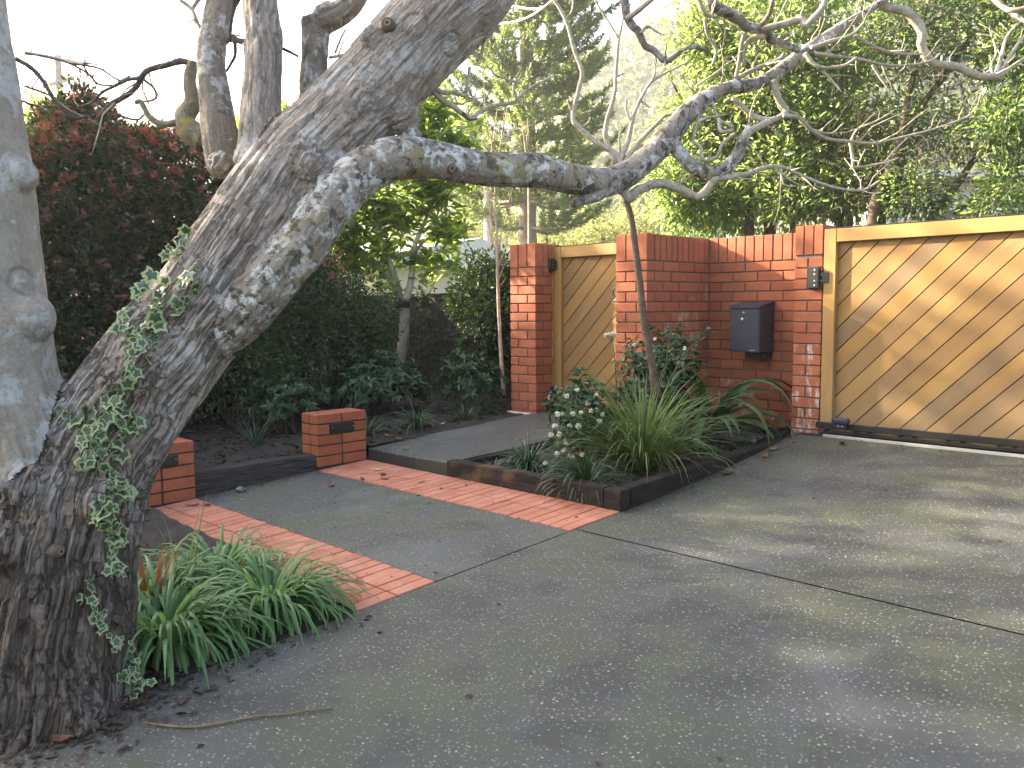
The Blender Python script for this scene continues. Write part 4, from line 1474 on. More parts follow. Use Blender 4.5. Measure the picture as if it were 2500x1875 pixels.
# short spur twigs along the branches: crooked, knuckled
tw = MB()
tv, tf, toff = [], [], 0
rg = np.random.default_rng(5)
for p_, r_, m in allb:
    if m == 'bark_yellow':
        continue
    C = spline(p_, 40)
    L = np.linalg.norm(np.diff(C, axis=0), axis=1).sum()
    for _ in range(int(L / 0.075)):
        i = rg.integers(2, 40)
        r0 = float(np.interp(i / 39 * (len(r_) - 1), np.arange(len(r_)), r_))
        ln = 0.03 + 0.26 * rg.uniform() ** 2
        dr = norm(rand_dir(1, rg)[0] * 0.9 + np.array([0, 0, 0.45]) + norm(C[min(i, 39)] - C[i - 2]) * 0.7)
        q = [C[i if i < 40 else 39]]
        for s in range(3):
            dr = norm(dr + rand_dir(1, rg)[0] * 0.45)
            q.append(q[-1] + dr * ln / 3)
        V, F = tube_geo(q, np.linspace(min(r0 * 0.5, 0.0048), 0.0016, 4), 5)
        tv.extend(V)
        tf.extend([tuple(k + toff for k in f) for f in F])
        toff += len(V)
o_ = stuff(link('spur_twigs', mesh_np('spur_twigs', np.array(tv), tf, [M['twig']], None, True), tree))

# ---- variegated ivy on the trunk
ivy = thing('ivy', tuple(P(300, 1640, 3.05)), 'variegated ivy with cream edged leaves climbing the leaning trunk', 'ivy')


def ivy_leaf_mesh(seed):
    r_ = np.random.default_rng(seed)
    ang = np.radians([0, 28, 62, 96, 128, 158, 180, 202, 232, 264, 298, 332])
    rad = np.array([1.0, 0.60, 0.82, 0.54, 0.68, 0.46, 0.20, 0.46, 0.68, 0.54, 0.82, 0.60]) * (1 + r_.uniform(-0.1, 0.1, 12))
    V = [(0, 0, 0)]
    ins = r_.uniform(0.52, 0.80)
    for s in (ins, 1.0):
        for a, r0 in zip(ang, rad):
            x, y = r0 * s * math.cos(a), r0 * s * math.sin(a)
            V.append((x, y, 0.10 * abs(y) - 0.22 * s * s * r0 * r0 + r_.uniform(-0.02, 0.02)))
    F, fm = [], []
    for i in range(12):
        j = (i + 1) % 12
        F.append((0, 1 + i, 1 + j))
        fm.append(0)
        F.append((1 + i, 13 + i, 13 + j, 1 + j))
        fm.append(1)
    return mesh_np('leaf', np.array(V), F, [M['ivy_green'], M['ivy_cream']], fm)


IV = [ivy_leaf_mesh(s) for s in range(6)]
paths = [([(455, 552), (438, 590), (415, 625), (385, 660), (350, 700), (318, 750), (300, 790)], 14, 22),
         ([(478, 645), (468, 690), (440, 735), (405, 785), (365, 810), (325, 815), (300, 800)], 18, 34),
         ([(405, 690), (398, 730), (380, 775)], 12, 12),
         ([(345, 830), (350, 870), (315, 905), (300, 945), (275, 985), (255, 1020), (235, 1050), (260, 1075)], 22, 52),
         ([(300, 1010), (310, 1035), (330, 1020), (290, 1060), (270, 1100)], 20, 24),
         ([(160, 1000), (172, 1010)], 6, 4),
         ([(210, 1010), (208, 1050), (225, 1085), (215, 1110), (235, 1140), (212, 1135)], 14, 22),
         ([(268, 1105), (275, 1150), (285, 1185), (295, 1200)], 14, 14),
         ([(225, 1198), (250, 1205), (275, 1215), (300, 1190), (310, 1210), (262, 1250), (270, 1290), (290, 1310), (245, 1270), (235, 1240)], 17, 44),
         ([(265, 1325), (275, 1355), (285, 1380), (262, 1390)], 12, 14),
         ([(230, 1395), (218, 1410), (205, 1460), (222, 1478), (240, 1500), (212, 1515), (230, 1510)], 10, 14),
         ([(258, 1465), (255, 1520), (270, 1570), (290, 1570), (262, 1590)], 12, 14),
         ([(300, 1580), (320, 1600), (335, 1625), (310, 1640), (330, 1670), (345, 1650), (318, 1690)], 18, 34)]
ri = np.random.default_rng(11)
for pth, wdt, cnt in paths:
    pp = np.array(pth, float)
    C = np.stack([np.interp(np.linspace(0, len(pp) - 1, 60), np.arange(len(pp)), pp[:, k]) for k in (0, 1)], 1)
    vine = []
    for s in range(0, 60, 6):
        h_, hn_ = hit(*C[s])
        if h_ is not None:
            vine.append(h_ + hn_ * 0.004)
    if len(vine) > 2:
        V, F = tube_geo(vine, 0.003, 5, len(vine) * 3)
        link('vine_stem', mesh_np('vine_stem', V, F, [M['stem_brown']], None, True), ivy)
    for _ in range(cnt):
        c = C[ri.integers(0, 60)] + ri.normal(size=2) * wdt * 0.55
        h_, hn_ = hit(*c)
        if h_ is None:
            h_ = P(c[0], c[1], 3.05)
            hn_ = norm(EYE - h_)
        nrm = norm(hn_ * 0.8 + ri.normal(size=3) * 0.42 + np.array([0, 0, 0.35]))
        dn = np.array([0, 0, -1.0]) + ri.normal(size=3) * 0.55
        axx = norm(dn - nrm * (dn @ nrm))
        sd = np.cross(nrm, axx)
        sz = (0.019 + 0.030 * ri.uniform() ** 1.3) * (1.0 if c[1] < 1400 else 0.8)
        o_ = link('leaf', IV[ri.integers(0, 6)], ivy)
        pos = h_ + hn_ * ri.uniform(0.012, 0.03)
        mw = Matrix(((axx[0] * sz, sd[0] * sz, nrm[0] * sz, pos[0]), (axx[1] * sz, sd[1] * sz, nrm[1] * sz, pos[1]),
                     (axx[2] * sz, sd[2] * sz, nrm[2] * sz, pos[2]), (0, 0, 0, 1)))
        o_.matrix_parent_inverse = Matrix()
        o_.matrix_local = ABS[ivy.name].inverted() @ mw

# ================================================================== FOLIAGE TOOLS
T_OVAL = (np.array([(0, 0, 0), (0.32, 0.5, 0.10), (0.72, 0.36, 0.04), (1, 0, -0.10), (0.72, -0.36, 0.04), (0.32, -0.5, 0.10)]), np.array([(0, 3, 2, 1), (0, 5, 4, 3)]))
T_QUAD = (np.array([(0, 0, 0), (0.5, 0.5, 0.05), (1, 0, -0.05), (0.5, -0.5, 0.05)]), np.array([(0, 3, 2, 1)]))


def leaf_mesh(name, pos, axis, nrm, ln, wd, m, tpl=T_OVAL):
    n = len(pos)
    tv, tf = tpl
    axis = norm(axis)
    side = norm(np.cross(nrm, axis))
    nn = np.cross(axis, side)
    ln = np.broadcast_to(np.asarray(ln, float), (n,))
    wd = np.broadcast_to(np.asarray(wd, float), (n,))
    V = (pos[:, None, :] + axis[:, None, :] * (tv[None, :, 0:1] * ln[:, None, None]) +
         side[:, None, :] * (tv[None, :, 1:2] * wd[:, None, None]) + nn[:, None, :] * (tv[None, :, 2:3] * ln[:, None, None]))
    F = (np.arange(n) * len(tv))[:, None, None] + tf[None]
    return mesh_np(name, V.reshape(-1, 3), F.reshape(-1, tf.shape[1]), [m])


def clumps(cen, per, r, rng, outward=None, flat=1.0):
    """leaf positions/axes round clump centres"""
    n = len(cen) * per
    c = np.repeat(cen, per, 0)
    dr = rand_dir(n, rng)
    dr[:, 2] *= flat
    rad = r * rng.uniform(0.15, 1.0, n) ** 0.6
    pos = c + dr * rad[:, None]
    ax = dr + rng.normal(size=(n, 3)) * 0.5 + np.array([0, 0, -0.15])
    if outward is not None:
        ax = ax + np.repeat(outward, per, 0) * 0.7
    nr = rng.normal(size=(n, 3)) * 0.6 + np.array([0, 0, 0.8])
    return pos, ax, nr


def ell_pts(c, rad, n, rng, shell=0.55, low=-1.0):
    d = rand_dir(n * 2, rng)
    d = d[d[:, 2] > low][:n]
    r = rng.uniform(shell, 1.0, len(d)) * (0.82 + 0.36 * vnoise(d * 2.6 + np.asarray(c)[None] * 1.7, 5))
    return np.asarray(c) + d * r[:, None] * np.asarray(rad), d


def rosettes(cen, up, per, ln, wd, m, rng, name='foliage', spread=0.9):
    n = len(cen) * per
    c = np.repeat(cen, per, 0)
    u = norm(np.repeat(up, per, 0))
    a = rng.normal(size=(n, 3))
    a = norm(a - u * (a * u).sum(1, keepdims=True))
    ax = norm(a * spread + u * rng.uniform(-0.1, 0.7, n)[:, None])
    pos = c + ax * 0.008 + u * rng.uniform(-0.04, 0.01, n)[:, None]
    L = ln * rng.uniform(0.65, 1.15, n)
    return leaf_mesh(name, pos, ax, u + rng.normal(size=(n, 3)) * 0.2, L, L * wd, m)


def trunk_obj(pts, rad, name, m, parent, n=9, wob=0.2, seed=0):
    V, F = tube_geo(np.array(pts, float), rad, n, max(8, len(pts) * 5), True, wob, seed)
    return link(name, mesh_np(name, V, F, [m], None, True), parent)


def blades(base, n, L, wd, rng, m, name, spread=0.9, droop=1.0, seg=6, up=1.0, fold=0.25, rbase=0.05, azim=None, tmin=0.12):
    """arching strap leaves from one crown"""
    az = rng.uniform(0, 2 * math.pi, n) if azim is None else azim[0] + rng.uniform(-1, 1, n) * azim[1]
    tilt = rng.uniform(tmin, spread, n)
    Ls = L * rng.uniform(0.55, 1.1, n)
    s = np.linspace(0, 1, seg + 1)
    hx = np.stack([np.cos(az), np.sin(az), 0 * az], 1)
    tw = rng.normal(size=n) * 0.25
    V = np.zeros((n, seg + 1, 3, 3))
    p = np.asarray(base)[None] + hx * (rbase * rng.uniform(0, 1, n))[:, None]
    ang = tilt.copy()
    dth = droop * rng.uniform(0.5, 1.3, n) / seg
    for k in range(seg + 1):
        dirv = hx * np.sin(ang)[:, None] + np.array([0, 0, 1.0]) * np.cos(ang)[:, None] * up
        side = np.stack([-np.sin(az + tw * s[k]), np.cos(az + tw * s[k]), 0 * az], 1)
        nr = np.cross(dirv, side)
        w = wd * (1 - s[k] ** 2.2) * (0.55 + 0.9 * min(s[k] * 3, 1) * 0.5) + 0.0004
        V[:, k, 0] = p - side * w / 2
        V[:, k, 1] = p + nr * (w * fold)
        V[:, k, 2] = p + side * w / 2
        p = p + dirv * (Ls / seg)[:, None]
        ang = ang + dth * (0.6 + 1.9 * s[k])
    F = []
    b = np.arange(n) * (seg + 1) * 3
    for k in range(seg):
        o = k * 3
        F.append(np.stack([b + o, b + o + 1, b + o + 4, b + o + 3], 1))
        F.append(np.stack([b + o + 1, b + o + 2, b + o + 5, b + o + 4], 1))
    me = mesh_np(name, V.reshape(-1, 3), np.concatenate(F), [m], None, True)
    return me


# ================================================================== LEFT SIDE: HEDGE, SHRUBS
rg = np.random.default_rng(21)


def box_surface(x0, x1, y0, y1, ztop, n, rng, jitter=0.16, zmin=0.4):
    """points on the hedge skin: front (+x), near end and top, with an uneven profile"""
    p, d = [], []
    yv = rng.uniform(y0, y1, n)
    zt = ztop(yv)
    zv = zmin + (zt - zmin) * rng.uniform(0, 1, n)
    q = np.stack([yv * 1.3, zv * 1.3, 0 * yv], 1)
    xv = x1 + 0.55 * (fbm(q, 71, 3) - 0.5) - jitter * rng.uniform(0, 1, n) ** 1.5
    round_ = np.clip((zv - (zt - 0.5)) / 0.5, 0, 1)
    xv = xv - 0.45 * round_ ** 2
    p.append(np.stack([xv, yv, zv], 1))
    d.append(np.tile([1.0, 0, 0.25], (n, 1)))
    m = n // 2
    yv = rng.uniform(y0, y1, m)
    xv = rng.uniform(x0, x1 - 0.2, m)
    q = np.stack([xv * 2.2, yv * 2.2, 0 * yv], 1)
    zv = ztop(yv) + 0.5 * (fbm(q, 72, 3) - 0.5) - jitter * rng.uniform(0, 1, m) ** 1.5
    p.append(np.stack([xv, yv, zv], 1))
    d.append(np.tile([0.2, 0, 1.0], (m, 1)))
    return np.concatenate(p), np.concatenate(d)


hedge = thing('red_tipped_hedge', (-8.6, 2.0, 0.45), 'tall dark hedge with red new leaves along its top, behind the leaning tree', 'hedge')


def htop(y):
    return 3.10 - 0.32 * np.clip(y - 3.4, 0, 2) + 0.16 * np.sin(y * 2.1 + 0.6) + 0.12 * np.sin(y * 5.3) + 0.28 * np.exp(-((y - 2.85) / 0.22) ** 2)


pc, dc = box_surface(-9.4, -8.05, -3.0, 4.7, htop, 4200, rg)
pos, ax_, nr_ = clumps(pc, 13, 0.11, rg, dc)
ln = rg.uniform(0.035, 0.062, len(pos))
stuff(link('foliage', leaf_mesh('foliage', pos, ax_, nr_, ln, ln * 0.55, M['hedge_leaf']), hedge))
# inner dark leaves that close the hedge
ni = 22000
pi_ = np.stack([rg.uniform(-9.3, -8.25, ni), rg.uniform(-3, 4.7, ni), rg.uniform(0.4, 1, ni)], 1)
pi_[:, 2] = 0.4 + (htop(pi_[:, 1]) - 0.58) * rg.uniform(0, 1, ni)
stuff(link('inner_foliage', leaf_mesh('inner_foliage', pi_, rand_dir(ni, rg), rand_dir(ni, rg), 0.16, 0.12, M['shrub_leaf'], T_QUAD), hedge))
# red tips: rosettes along the top and scattered bronze ones on the face
top = (pc[:, 2] > htop(pc[:, 1]) - rg.uniform(0.25, 0.85, len(pc))) & (rg.uniform(size=len(pc)) < 0.7)
stuff(link('red_tips', rosettes(pc[top] + np.array([0.03, 0, 0.05]), dc[top] + [0, 0, 0.9], 11, 0.05, 0.5, M['hedge_red'], rg, 'red_tips', 0.7), hedge))
face = (rg.uniform(size=len(pc)) < 0.20) & ~top
stuff(link('bronze_tips', rosettes(pc[face] + np.array([0.06, 0, 0.02]), dc[face] + [0, 0, 0.5], 9, 0.05, 0.55, M['hedge_pink'], rg, 'bronze_tips', 0.8), hedge))
for y in np.linspace(-2.6, 4.4, 9):
    trunk_obj([(-8.7, y, 0.3), (-8.65 + rg.normal() * 0.1, y + 0.1, 1.2), (-8.6, y + rg.normal() * 0.2, 2.2)], [0.04, 0.03, 0.015], 'stem', M['brown_trunk'], hedge)


def leafy_shrub(name, label, cat, c, rad, ncl, per, cr, ll, m, seed, group=None, wd=0.42, ros=True, stems=5, low=-0.5, base=None):
    r_ = np.random.default_rng(seed)
    b = np.array([c[0], c[1], base if base is not None else c[2] - rad[2]])
    t = thing(name, tuple(b), label, cat, group)
    pts, d = ell_pts(c, rad, ncl, r_, 0.35, low)
    if ros:
        me = rosettes(pts, d * 0.7 + [0, 0, 0.6], per, ll, wd, m, r_)
    else:
        p, a, nn = clumps(pts, per, cr, r_, d)
        L = r_.uniform(0.7, 1.2, len(p)) * ll
        me = leaf_mesh('foliage', p, a, nn, L, L * wd, m)
    stuff(link('foliage', me, t))
    for i in range(stems):
        e = pts[r_.integers(0, len(pts))]
        trunk_obj([b + r_.normal(size=3) * [0.04, 0.04, 0], (b + e) / 2 + r_.normal(size=3) * 0.05, e], [0.012, 0.009, 0.004], 'stem', M['stem_brown'], t, 6)
    return t


# scrambling creeper and shrubs in front of the boundary wall
leafy_shrub('evergreen_shrub', 'big dark evergreen shrub with fine leaves left of the pale trunked tree', 'shrub', (-7.85, 4.95, 1.15), (0.85, 0.85, 0.8), 1500, 16, 0.10, 0.05, M['creeper_leaf'], 31, None, 0.4, False, 6, -0.8)
leafy_shrub('evergreen_shrub', 'dark spreading shrub filling the bed between hedge and low brick pier', 'shrub', (-7.7, 3.9, 0.95), (0.8, 0.75, 0.62), 1000, 16, 0.09, 0.045, M['creeper_leaf'], 32, None, 0.4, False, 6, -0.8)
leafy_shrub('berry_shrub', 'shrub with sprays of red berries hanging just right of the leaning trunk', 'shrub', (-8.35, 4.85, 1.85), (0.7, 0.6, 0.62), 800, 14, 0.10, 0.045, M['hedge_leaf'], 33, None, 0.5, False, 5, -0.8, 0.5)
bs_ = bpy.data.objects['berry_shrub']
r_ = np.random.default_rng(34)
pts, d = ell_pts((-8.25, 4.85, 1.75), (0.72, 0.62, 0.68), 420, r_, 0.85)
stuff(link('berries', rosettes(pts, d, 9, 0.028, 0.8, M['hedge_red'], r_, 'berries', 0.9), bs_))
leafy_shrub('creeper', 'dense leafy creeper hanging over the old wall beside the brick pillar', 'creeper', (-6.75, 6.45, 1.5), (0.55, 0.42, 0.62), 900, 16, 0.09, 0.05, M['creeper_leaf'], 35, None, 0.5, False, 3, -1, 0.55)
leafy_shrub('low_shrub', 'glossy low shrub with whorled leaves below the pale trunked tree', 'shrub', (-6.95, 5.05, 0.72), (0.58, 0.5, 0.36), 260, 9, 0.1, 0.085, M['shrub_leaf'], 36, 'low glossy shrubs in the left bed', 0.38)
leafy_shrub('low_shrub', 'glossy low shrub with whorled leaves at the foot of the white birch stem', 'shrub', (-6.35, 5.75, 0.78), (0.36, 0.34, 0.36), 130, 9, 0.1, 0.08, M['shrub_leaf'], 37, 'low glossy shrubs in the left bed', 0.38)
leafy_shrub('low_shrub', 'small glossy shrub standing just behind the low pier by the step', 'shrub', (-6.85, 4.0, 0.62), (0.40, 0.40, 0.28), 110, 9, 0.1, 0.075, M['shrub_leaf'], 38, 'low glossy shrubs in the left bed', 0.38)
leafy_shrub('weedy_plant', 'pale broad leaved weed behind the low pier beside the leaning trunk', 'plant', (-6.25, 2.35, 0.62), (0.14, 0.14, 0.10), 14, 6, 0.1, 0.09, M['strap'], 39, None, 0.8, True, 3)

# unseen shrub mass added beyond the hedge to shade the boundary wall
leafy_shrub('unseen_shade_shrub', 'unseen shrubbery added beyond the hedge to shade the old wall', 'shrub', (-10.6, 5.4, 1.7), (1.3, 1.0, 1.3), 900, 14, 0.22, 0.10, M['creeper_leaf'], 45, None, 0.5, False, 4, -0.9, 0.5)
# tangle of bare stems in front of the wall
tg = thing('bare_stems', (-7.4, 6.3, 0.5), 'tangle of thin brown leafless stems against the dark wall right of the pale trunk', 'stems')
r_ = np.random.default_rng(40)
tv, tf, toff = [], [], 0
for i in range(110):
    p0 = np.array([r_.uniform(-8.0, -6.6), r_.uniform(6.1, 6.65), r_.uniform(0.45, 1.3)])
    q = [p0]
    dr = norm(r_.normal(size=3) * [1, 0.25, 0.6] + [0, 0, 0.5])
    for s in range(5):
        dr = norm(dr + r_.normal(size=3) * [0.5, 0.2, 0.4] - [0, 0, 0.12])
        q.append(q[-1] + dr * r_.uniform(0.07, 0.16))
    V, F = tube_geo(q, np.linspace(0.005, 0.002, 6), 4, 14)
    tv.extend(V)
    tf.extend([tuple(k + toff for k in f) for f in F])
    toff += len(V)
stuff(link('stem_tangle', mesh_np('stem_tangle', np.array(tv), tf, [M['twig_dark']], None, True), tg))
wx, wz_ = r_.uniform(-10.5, -6.2, 420), r_.uniform(0.5, 1.72, 420)
keep_ = fbm(np.stack([wx * 1.6, wz_ * 1.6, 0 * wx], 1), 90, 3) > 0.46
wc = np.stack([wx, r_.uniform(6.60, 6.74, 420), wz_], 1)[keep_]
wp, wa, wnn = clumps(wc, 12, 0.13, r_, np.tile([0, -1.0, -0.2], (len(wc), 1)))
wp[:, 1] = np.minimum(wp[:, 1], 6.74)
wl = r_.uniform(0.03, 0.055, len(wp))
stuff(link('hanging_leaves', leaf_mesh('hanging_leaves', wp, wa, wnn, wl, wl * 0.5, M['creeper_leaf']), tg))

# ---- small tree with a pale trunk and a rubber tie
pt = thing('small_tree', (-8.28, 6.3, 0.5), 'small leafy tree with pale trunk and dark rubber tie in front of the boundary wall', 'tree')
D_ = 10.3
tr_ = [(970, 960), (975, 905), (984, 840), (988, 780), (986, 738)]
trunk_obj([P(a, b, D_) for a, b in tr_], [0.085, 0.072, 0.068, 0.066, 0.07], 'trunk', M['pale_trunk'], pt, 12, 0.15)
limbs_ = [[(984, 742), (965, 700), (940, 665), (900, 625), (870, 605), (830, 585)], [(975, 712), (958, 660), (938, 610), (922, 560), (925, 520), (945, 490), (965, 470)],
          [(990, 735), (1002, 690), (1008, 640), (1010, 610), (1020, 580), (1038, 540), (1050, 500)], [(1012, 615), (1040, 585), (1070, 560), (1090, 530)], [(922, 560), (905, 530), (890, 490), (880, 440)], [(945, 490), (955, 430), (985, 370), (1000, 320)]]
for l_, r0 in zip(limbs_, (0.048, 0.045, 0.045, 0.02, 0.022, 0.022)):
    trunk_obj([P(a, b, D_ + random.uniform(-0.2, 0.2)) for a, b in l_], np.linspace(r0, r0 * 0.4, len(l_)), 'limb', M['pale_trunk'], pt, 9, 0.2)
MB().tube([P(985, 752, D_), P(985, 738, D_), P(985, 731, D_)], [0.078, 0.082, 0.079], 14).build('rubber_tie', M['strap_band'], pt, True)
r_ = np.random.default_rng(41)
cc = []
for px, py, n in ((960, 520, 90), (1050, 480, 80), (1085, 560, 60), (890, 480, 80), (1000, 420, 80), (860, 560, 70), (1105, 420, 55), (1030, 330, 80), (1055, 265, 70), (1035, 640, 30), (870, 640, 40), (940, 600, 40), (1110, 350, 50), (1100, 650, 16), (930, 680, 16), (810, 600, 45), (800, 530, 45), (1010, 270, 40)):
    c = P(px, py, D_)
    p, d = ell_pts(c, (0.38, 0.38, 0.30), n, r_, 0.1)
    cc.append(p)
cc = np.concatenate(cc)
stuff(link('foliage', rosettes(cc, rand_dir(len(cc), r_) * 0.5 + [0, 0, 0.7], 7, 0.15, 0.30, M['tree_leaf'], r_), pt))

# ---- two thin birch stems with whippy twigs
bt = thing('birch_sapling', tuple(P(1228, 955, 8.55)), 'thin white birch stem with upright rosy twigs left of the brick pillar', 'sapling')
trunk_obj([P(a, b, 8.55) for a, b in ((1230, 965), (1224, 880), (1219, 790), (1216, 710), (1214, 640), (1212, 560), (1208, 480))], [0.022, 0.020, 0.018, 0.017, 0.015, 0.012, 0.010], 'trunk', M['birch'], bt, 9, 0.15)
for rows in ([(1214, 640), (1225, 560), (1240, 500), (1252, 460)], [(1213, 620), (1195, 560), (1184, 500), (1178, 440)], [(1212, 560), (1200, 480), (1195, 400), (1190, 330)], [(1210, 490), (1206, 420), (1200, 350), (1187, 280), (1180, 180)],
             [(1209, 480), (1215, 400), (1225, 330), (1232, 270)], [(1214, 660), (1235, 600), (1245, 540), (1250, 480)], [(1216, 690), (1230, 650), (1240, 640)], [(1217, 700), (1228, 690), (1236, 675)], [(1200, 380), (1210, 300), (1218, 230)],
             [(1205, 430), (1190, 370), (1178, 310)], [(1226, 330), (1236, 280), (1240, 240)]):
    trunk_obj([P(a, b, 8.55) for a, b in rows], np.linspace(0.007, 0.002, len(rows)), 'twig', M['rosy_twig'], bt, 5, 0.1)
bt2 = thing('birch_sapling', tuple(P(1295, 700, 12.0)), 'rosy upright twigs of a sapling behind the brick pillar in front of the pine trunk', 'sapling')
trunk_obj([P(a, b, 12.0) for a, b in ((1295, 900), (1292, 600), (1290, 420), (1286, 330))], [0.03, 0.02, 0.014, 0.008], 'trunk', M['birch'], bt2, 7, 0.1)
for rows in ([(1288, 400), (1278, 330), (1270, 285)], [(1287, 370), (1290, 320), (1288, 290)], [(1290, 420), (1310, 380), (1312, 350)], [(1290, 440), (1262, 390), (1258, 350)]):
    trunk_obj([P(a, b, 12.0) for a, b in rows], np.linspace(0.012, 0.004, len(rows)), 'twig', M['rosy_twig'], bt2, 5, 0.1)

# ================================================================== CLUMPS OF STRAP LEAVES
def clump(name, label, base, n, L, wd, m, seed, group, spread=1.2, droop=1.5, cat='plant', **kw):
    r_ = np.random.default_rng(seed)
    t = thing(name, tuple(base), label, cat, group)
    stuff(link('foliage', blades(base, n, L, wd, r_, m, 'foliage', spread, droop, 7, **kw), t))
    if n > 60 and L > 0.2:
        stuff(link('dead_blades', blades(base, max(8, n // 14), L * 0.8, wd * 0.8, r_, M['dry'], 'dead_blades', 1.45, droop * 1.25, 7, rbase=kw.get('rbase', 0.05), tmin=0.6), t))
    return t


def gp_(x, y):
    return np.array([x, y, float(soil_z(np.array([x]), np.array([y]))[0]) - 0.01])


GF = 'lush strap leaved clumps beside the trunk'
clump('strap_leaf_clump', 'largest lush green strap leaved clump, right beside the trunk foot', gp_(-3.50, 1.42), 340, 0.52, 0.025, M['strap'], 51, GF, 1.3, 2.3, rbase=0.17, tmin=0.25)
clump('strap_leaf_clump', 'lush green strap leaved clump overhanging the near brick strip', gp_(-3.47, 1.88), 280, 0.46, 0.023, M['strap'], 52, GF, 1.3, 2.3, rbase=0.15, tmin=0.25)
clump('strap_leaf_clump', 'green strap leaved clump behind the others, below the near brick pier', gp_(-3.95, 1.88), 240, 0.42, 0.022, M['strap'], 53, GF, 1.3, 2.3, rbase=0.17, tmin=0.25)
clump('strap_leaf_clump', 'green strap leaved clump in shadow between trunk and bed centre', gp_(-3.92, 1.52), 210, 0.44, 0.022, M['strap'], 54, GF, 1.3, 2.3, rbase=0.15, tmin=0.25)
clump('rusty_tuft', 'rusty red and stiff green blades standing up between trunk and green clumps', gp_(-3.80, 1.47), 26, 0.36, 0.013, M['dry_red'], 55, None, 0.6, 0.35)
clump('tall_grass', 'few tall stiff grass blades rising above the strap leaved clumps', gp_(-3.85, 1.66), 9, 0.55, 0.010, M['grass'], 56, None, 0.7, 0.4)
GB = 'dark strap leaved clumps along the footpath'
clump('dark_clump', 'dark strap leaved clump next to the low pier by the step', gp_(-6.2, 4.38), 70, 0.36, 0.012, M['strap_dark'], 57, GB, 1.2, 1.5)
clump('dark_clump', 'dark strap leaved clump leaning over the middle of the footpath edge', gp_(-6.02, 4.78), 80, 0.34, 0.013, M['strap_dark'], 58, GB, 1.2, 1.6)
clump('dark_clump', 'small dark strap leaved clump further up the footpath edge', gp_(-6.02, 5.38), 60, 0.30, 0.011, M['strap_dark'], 59, GB, 1.2, 1.5)
clump('dark_clump', 'dark strap leaved clump just before the brick pillar', gp_(-6.12, 5.68), 80, 0.34, 0.012, M['strap_dark'], 60, GB, 1.2, 1.5)
clump('upright_clump', 'thin upright grassy tuft behind the grey sleeper', gp_(-6.5, 3.45), 40, 0.34, 0.010, M['strap_dark'], 61, None, 0.7, 0.7)


def bp_(x, y):
    return np.array([x, y, float(bed_z(np.array([x]), np.array([y]))[0]) - 0.01])


clump('grass_clump', 'large fountain of fine green grass in the middle of the planter', bp_(-3.62, 4.95), 460, 0.95, 0.0125, M['grass'], 62, None, 0.95, 1.25, 'grass', rbase=0.12)
clump('grass_clump', 'smaller grass fountain behind the big one, against the small gate', bp_(-4.05, 5.35), 150, 0.78, 0.011, M['grass'], 63, None, 0.6, 0.9, 'grass')
GP_ = 'dark strap leaved clumps in the planter'
clump('dark_clump', 'dark strap leaved clump spilling over the front planter timber near its corner', bp_(-3.62, 4.32), 150, 0.46, 0.014, M['strap_dark'], 64, GP_, 1.3, 1.6)
clump('dark_clump', 'dark strap leaved clump at the path end of the planter', bp_(-4.33, 4.50), 140, 0.36, 0.013, M['strap_dark'], 65, GP_, 1.3, 1.7)
clump('dark_clump', 'tiny strap leaved tuft behind the front planter timber at its path end', bp_(-4.50, 4.30), 26, 0.15, 0.010, M['strap_dark'], 66, GP_, 1.3, 1.4)
for k, (x, y) in enumerate(((-3.42, 5.62), (-3.40, 6.0), (-3.28, 6.3))):
    clump('mondo_tuft', ('small dark grassy tuft by the planter edge, nearest the big grass', 'small dark grassy tuft in front of the stone slab', 'small dark grassy tuft at the foot of the gate pilaster')[k],
          bp_(x, y), 90, 0.13, 0.004, M['strap_dark'], 67 + k, 'small tufts near the pilaster', 1.3, 1.2)

# ---- broad strap leaves (each leaf its own piece)
cl = thing('broad_leaf_plant', tuple(bp_(-3.85, 6.05)), 'plant with broad arching glossy strap leaves below the letterbox', 'plant')
r_ = np.random.default_rng(70)
for i in range(30):
    az = r_.uniform(-2.9, 1.2)
    me = blades(bp_(-3.78, 6.10), 1, 1.2, 0.10, r_, M['clivia'], 'leaf', 0.8, 2.2, 12, azim=(az, 0.05), rbase=0.03)
    link('leaf', me, cl)

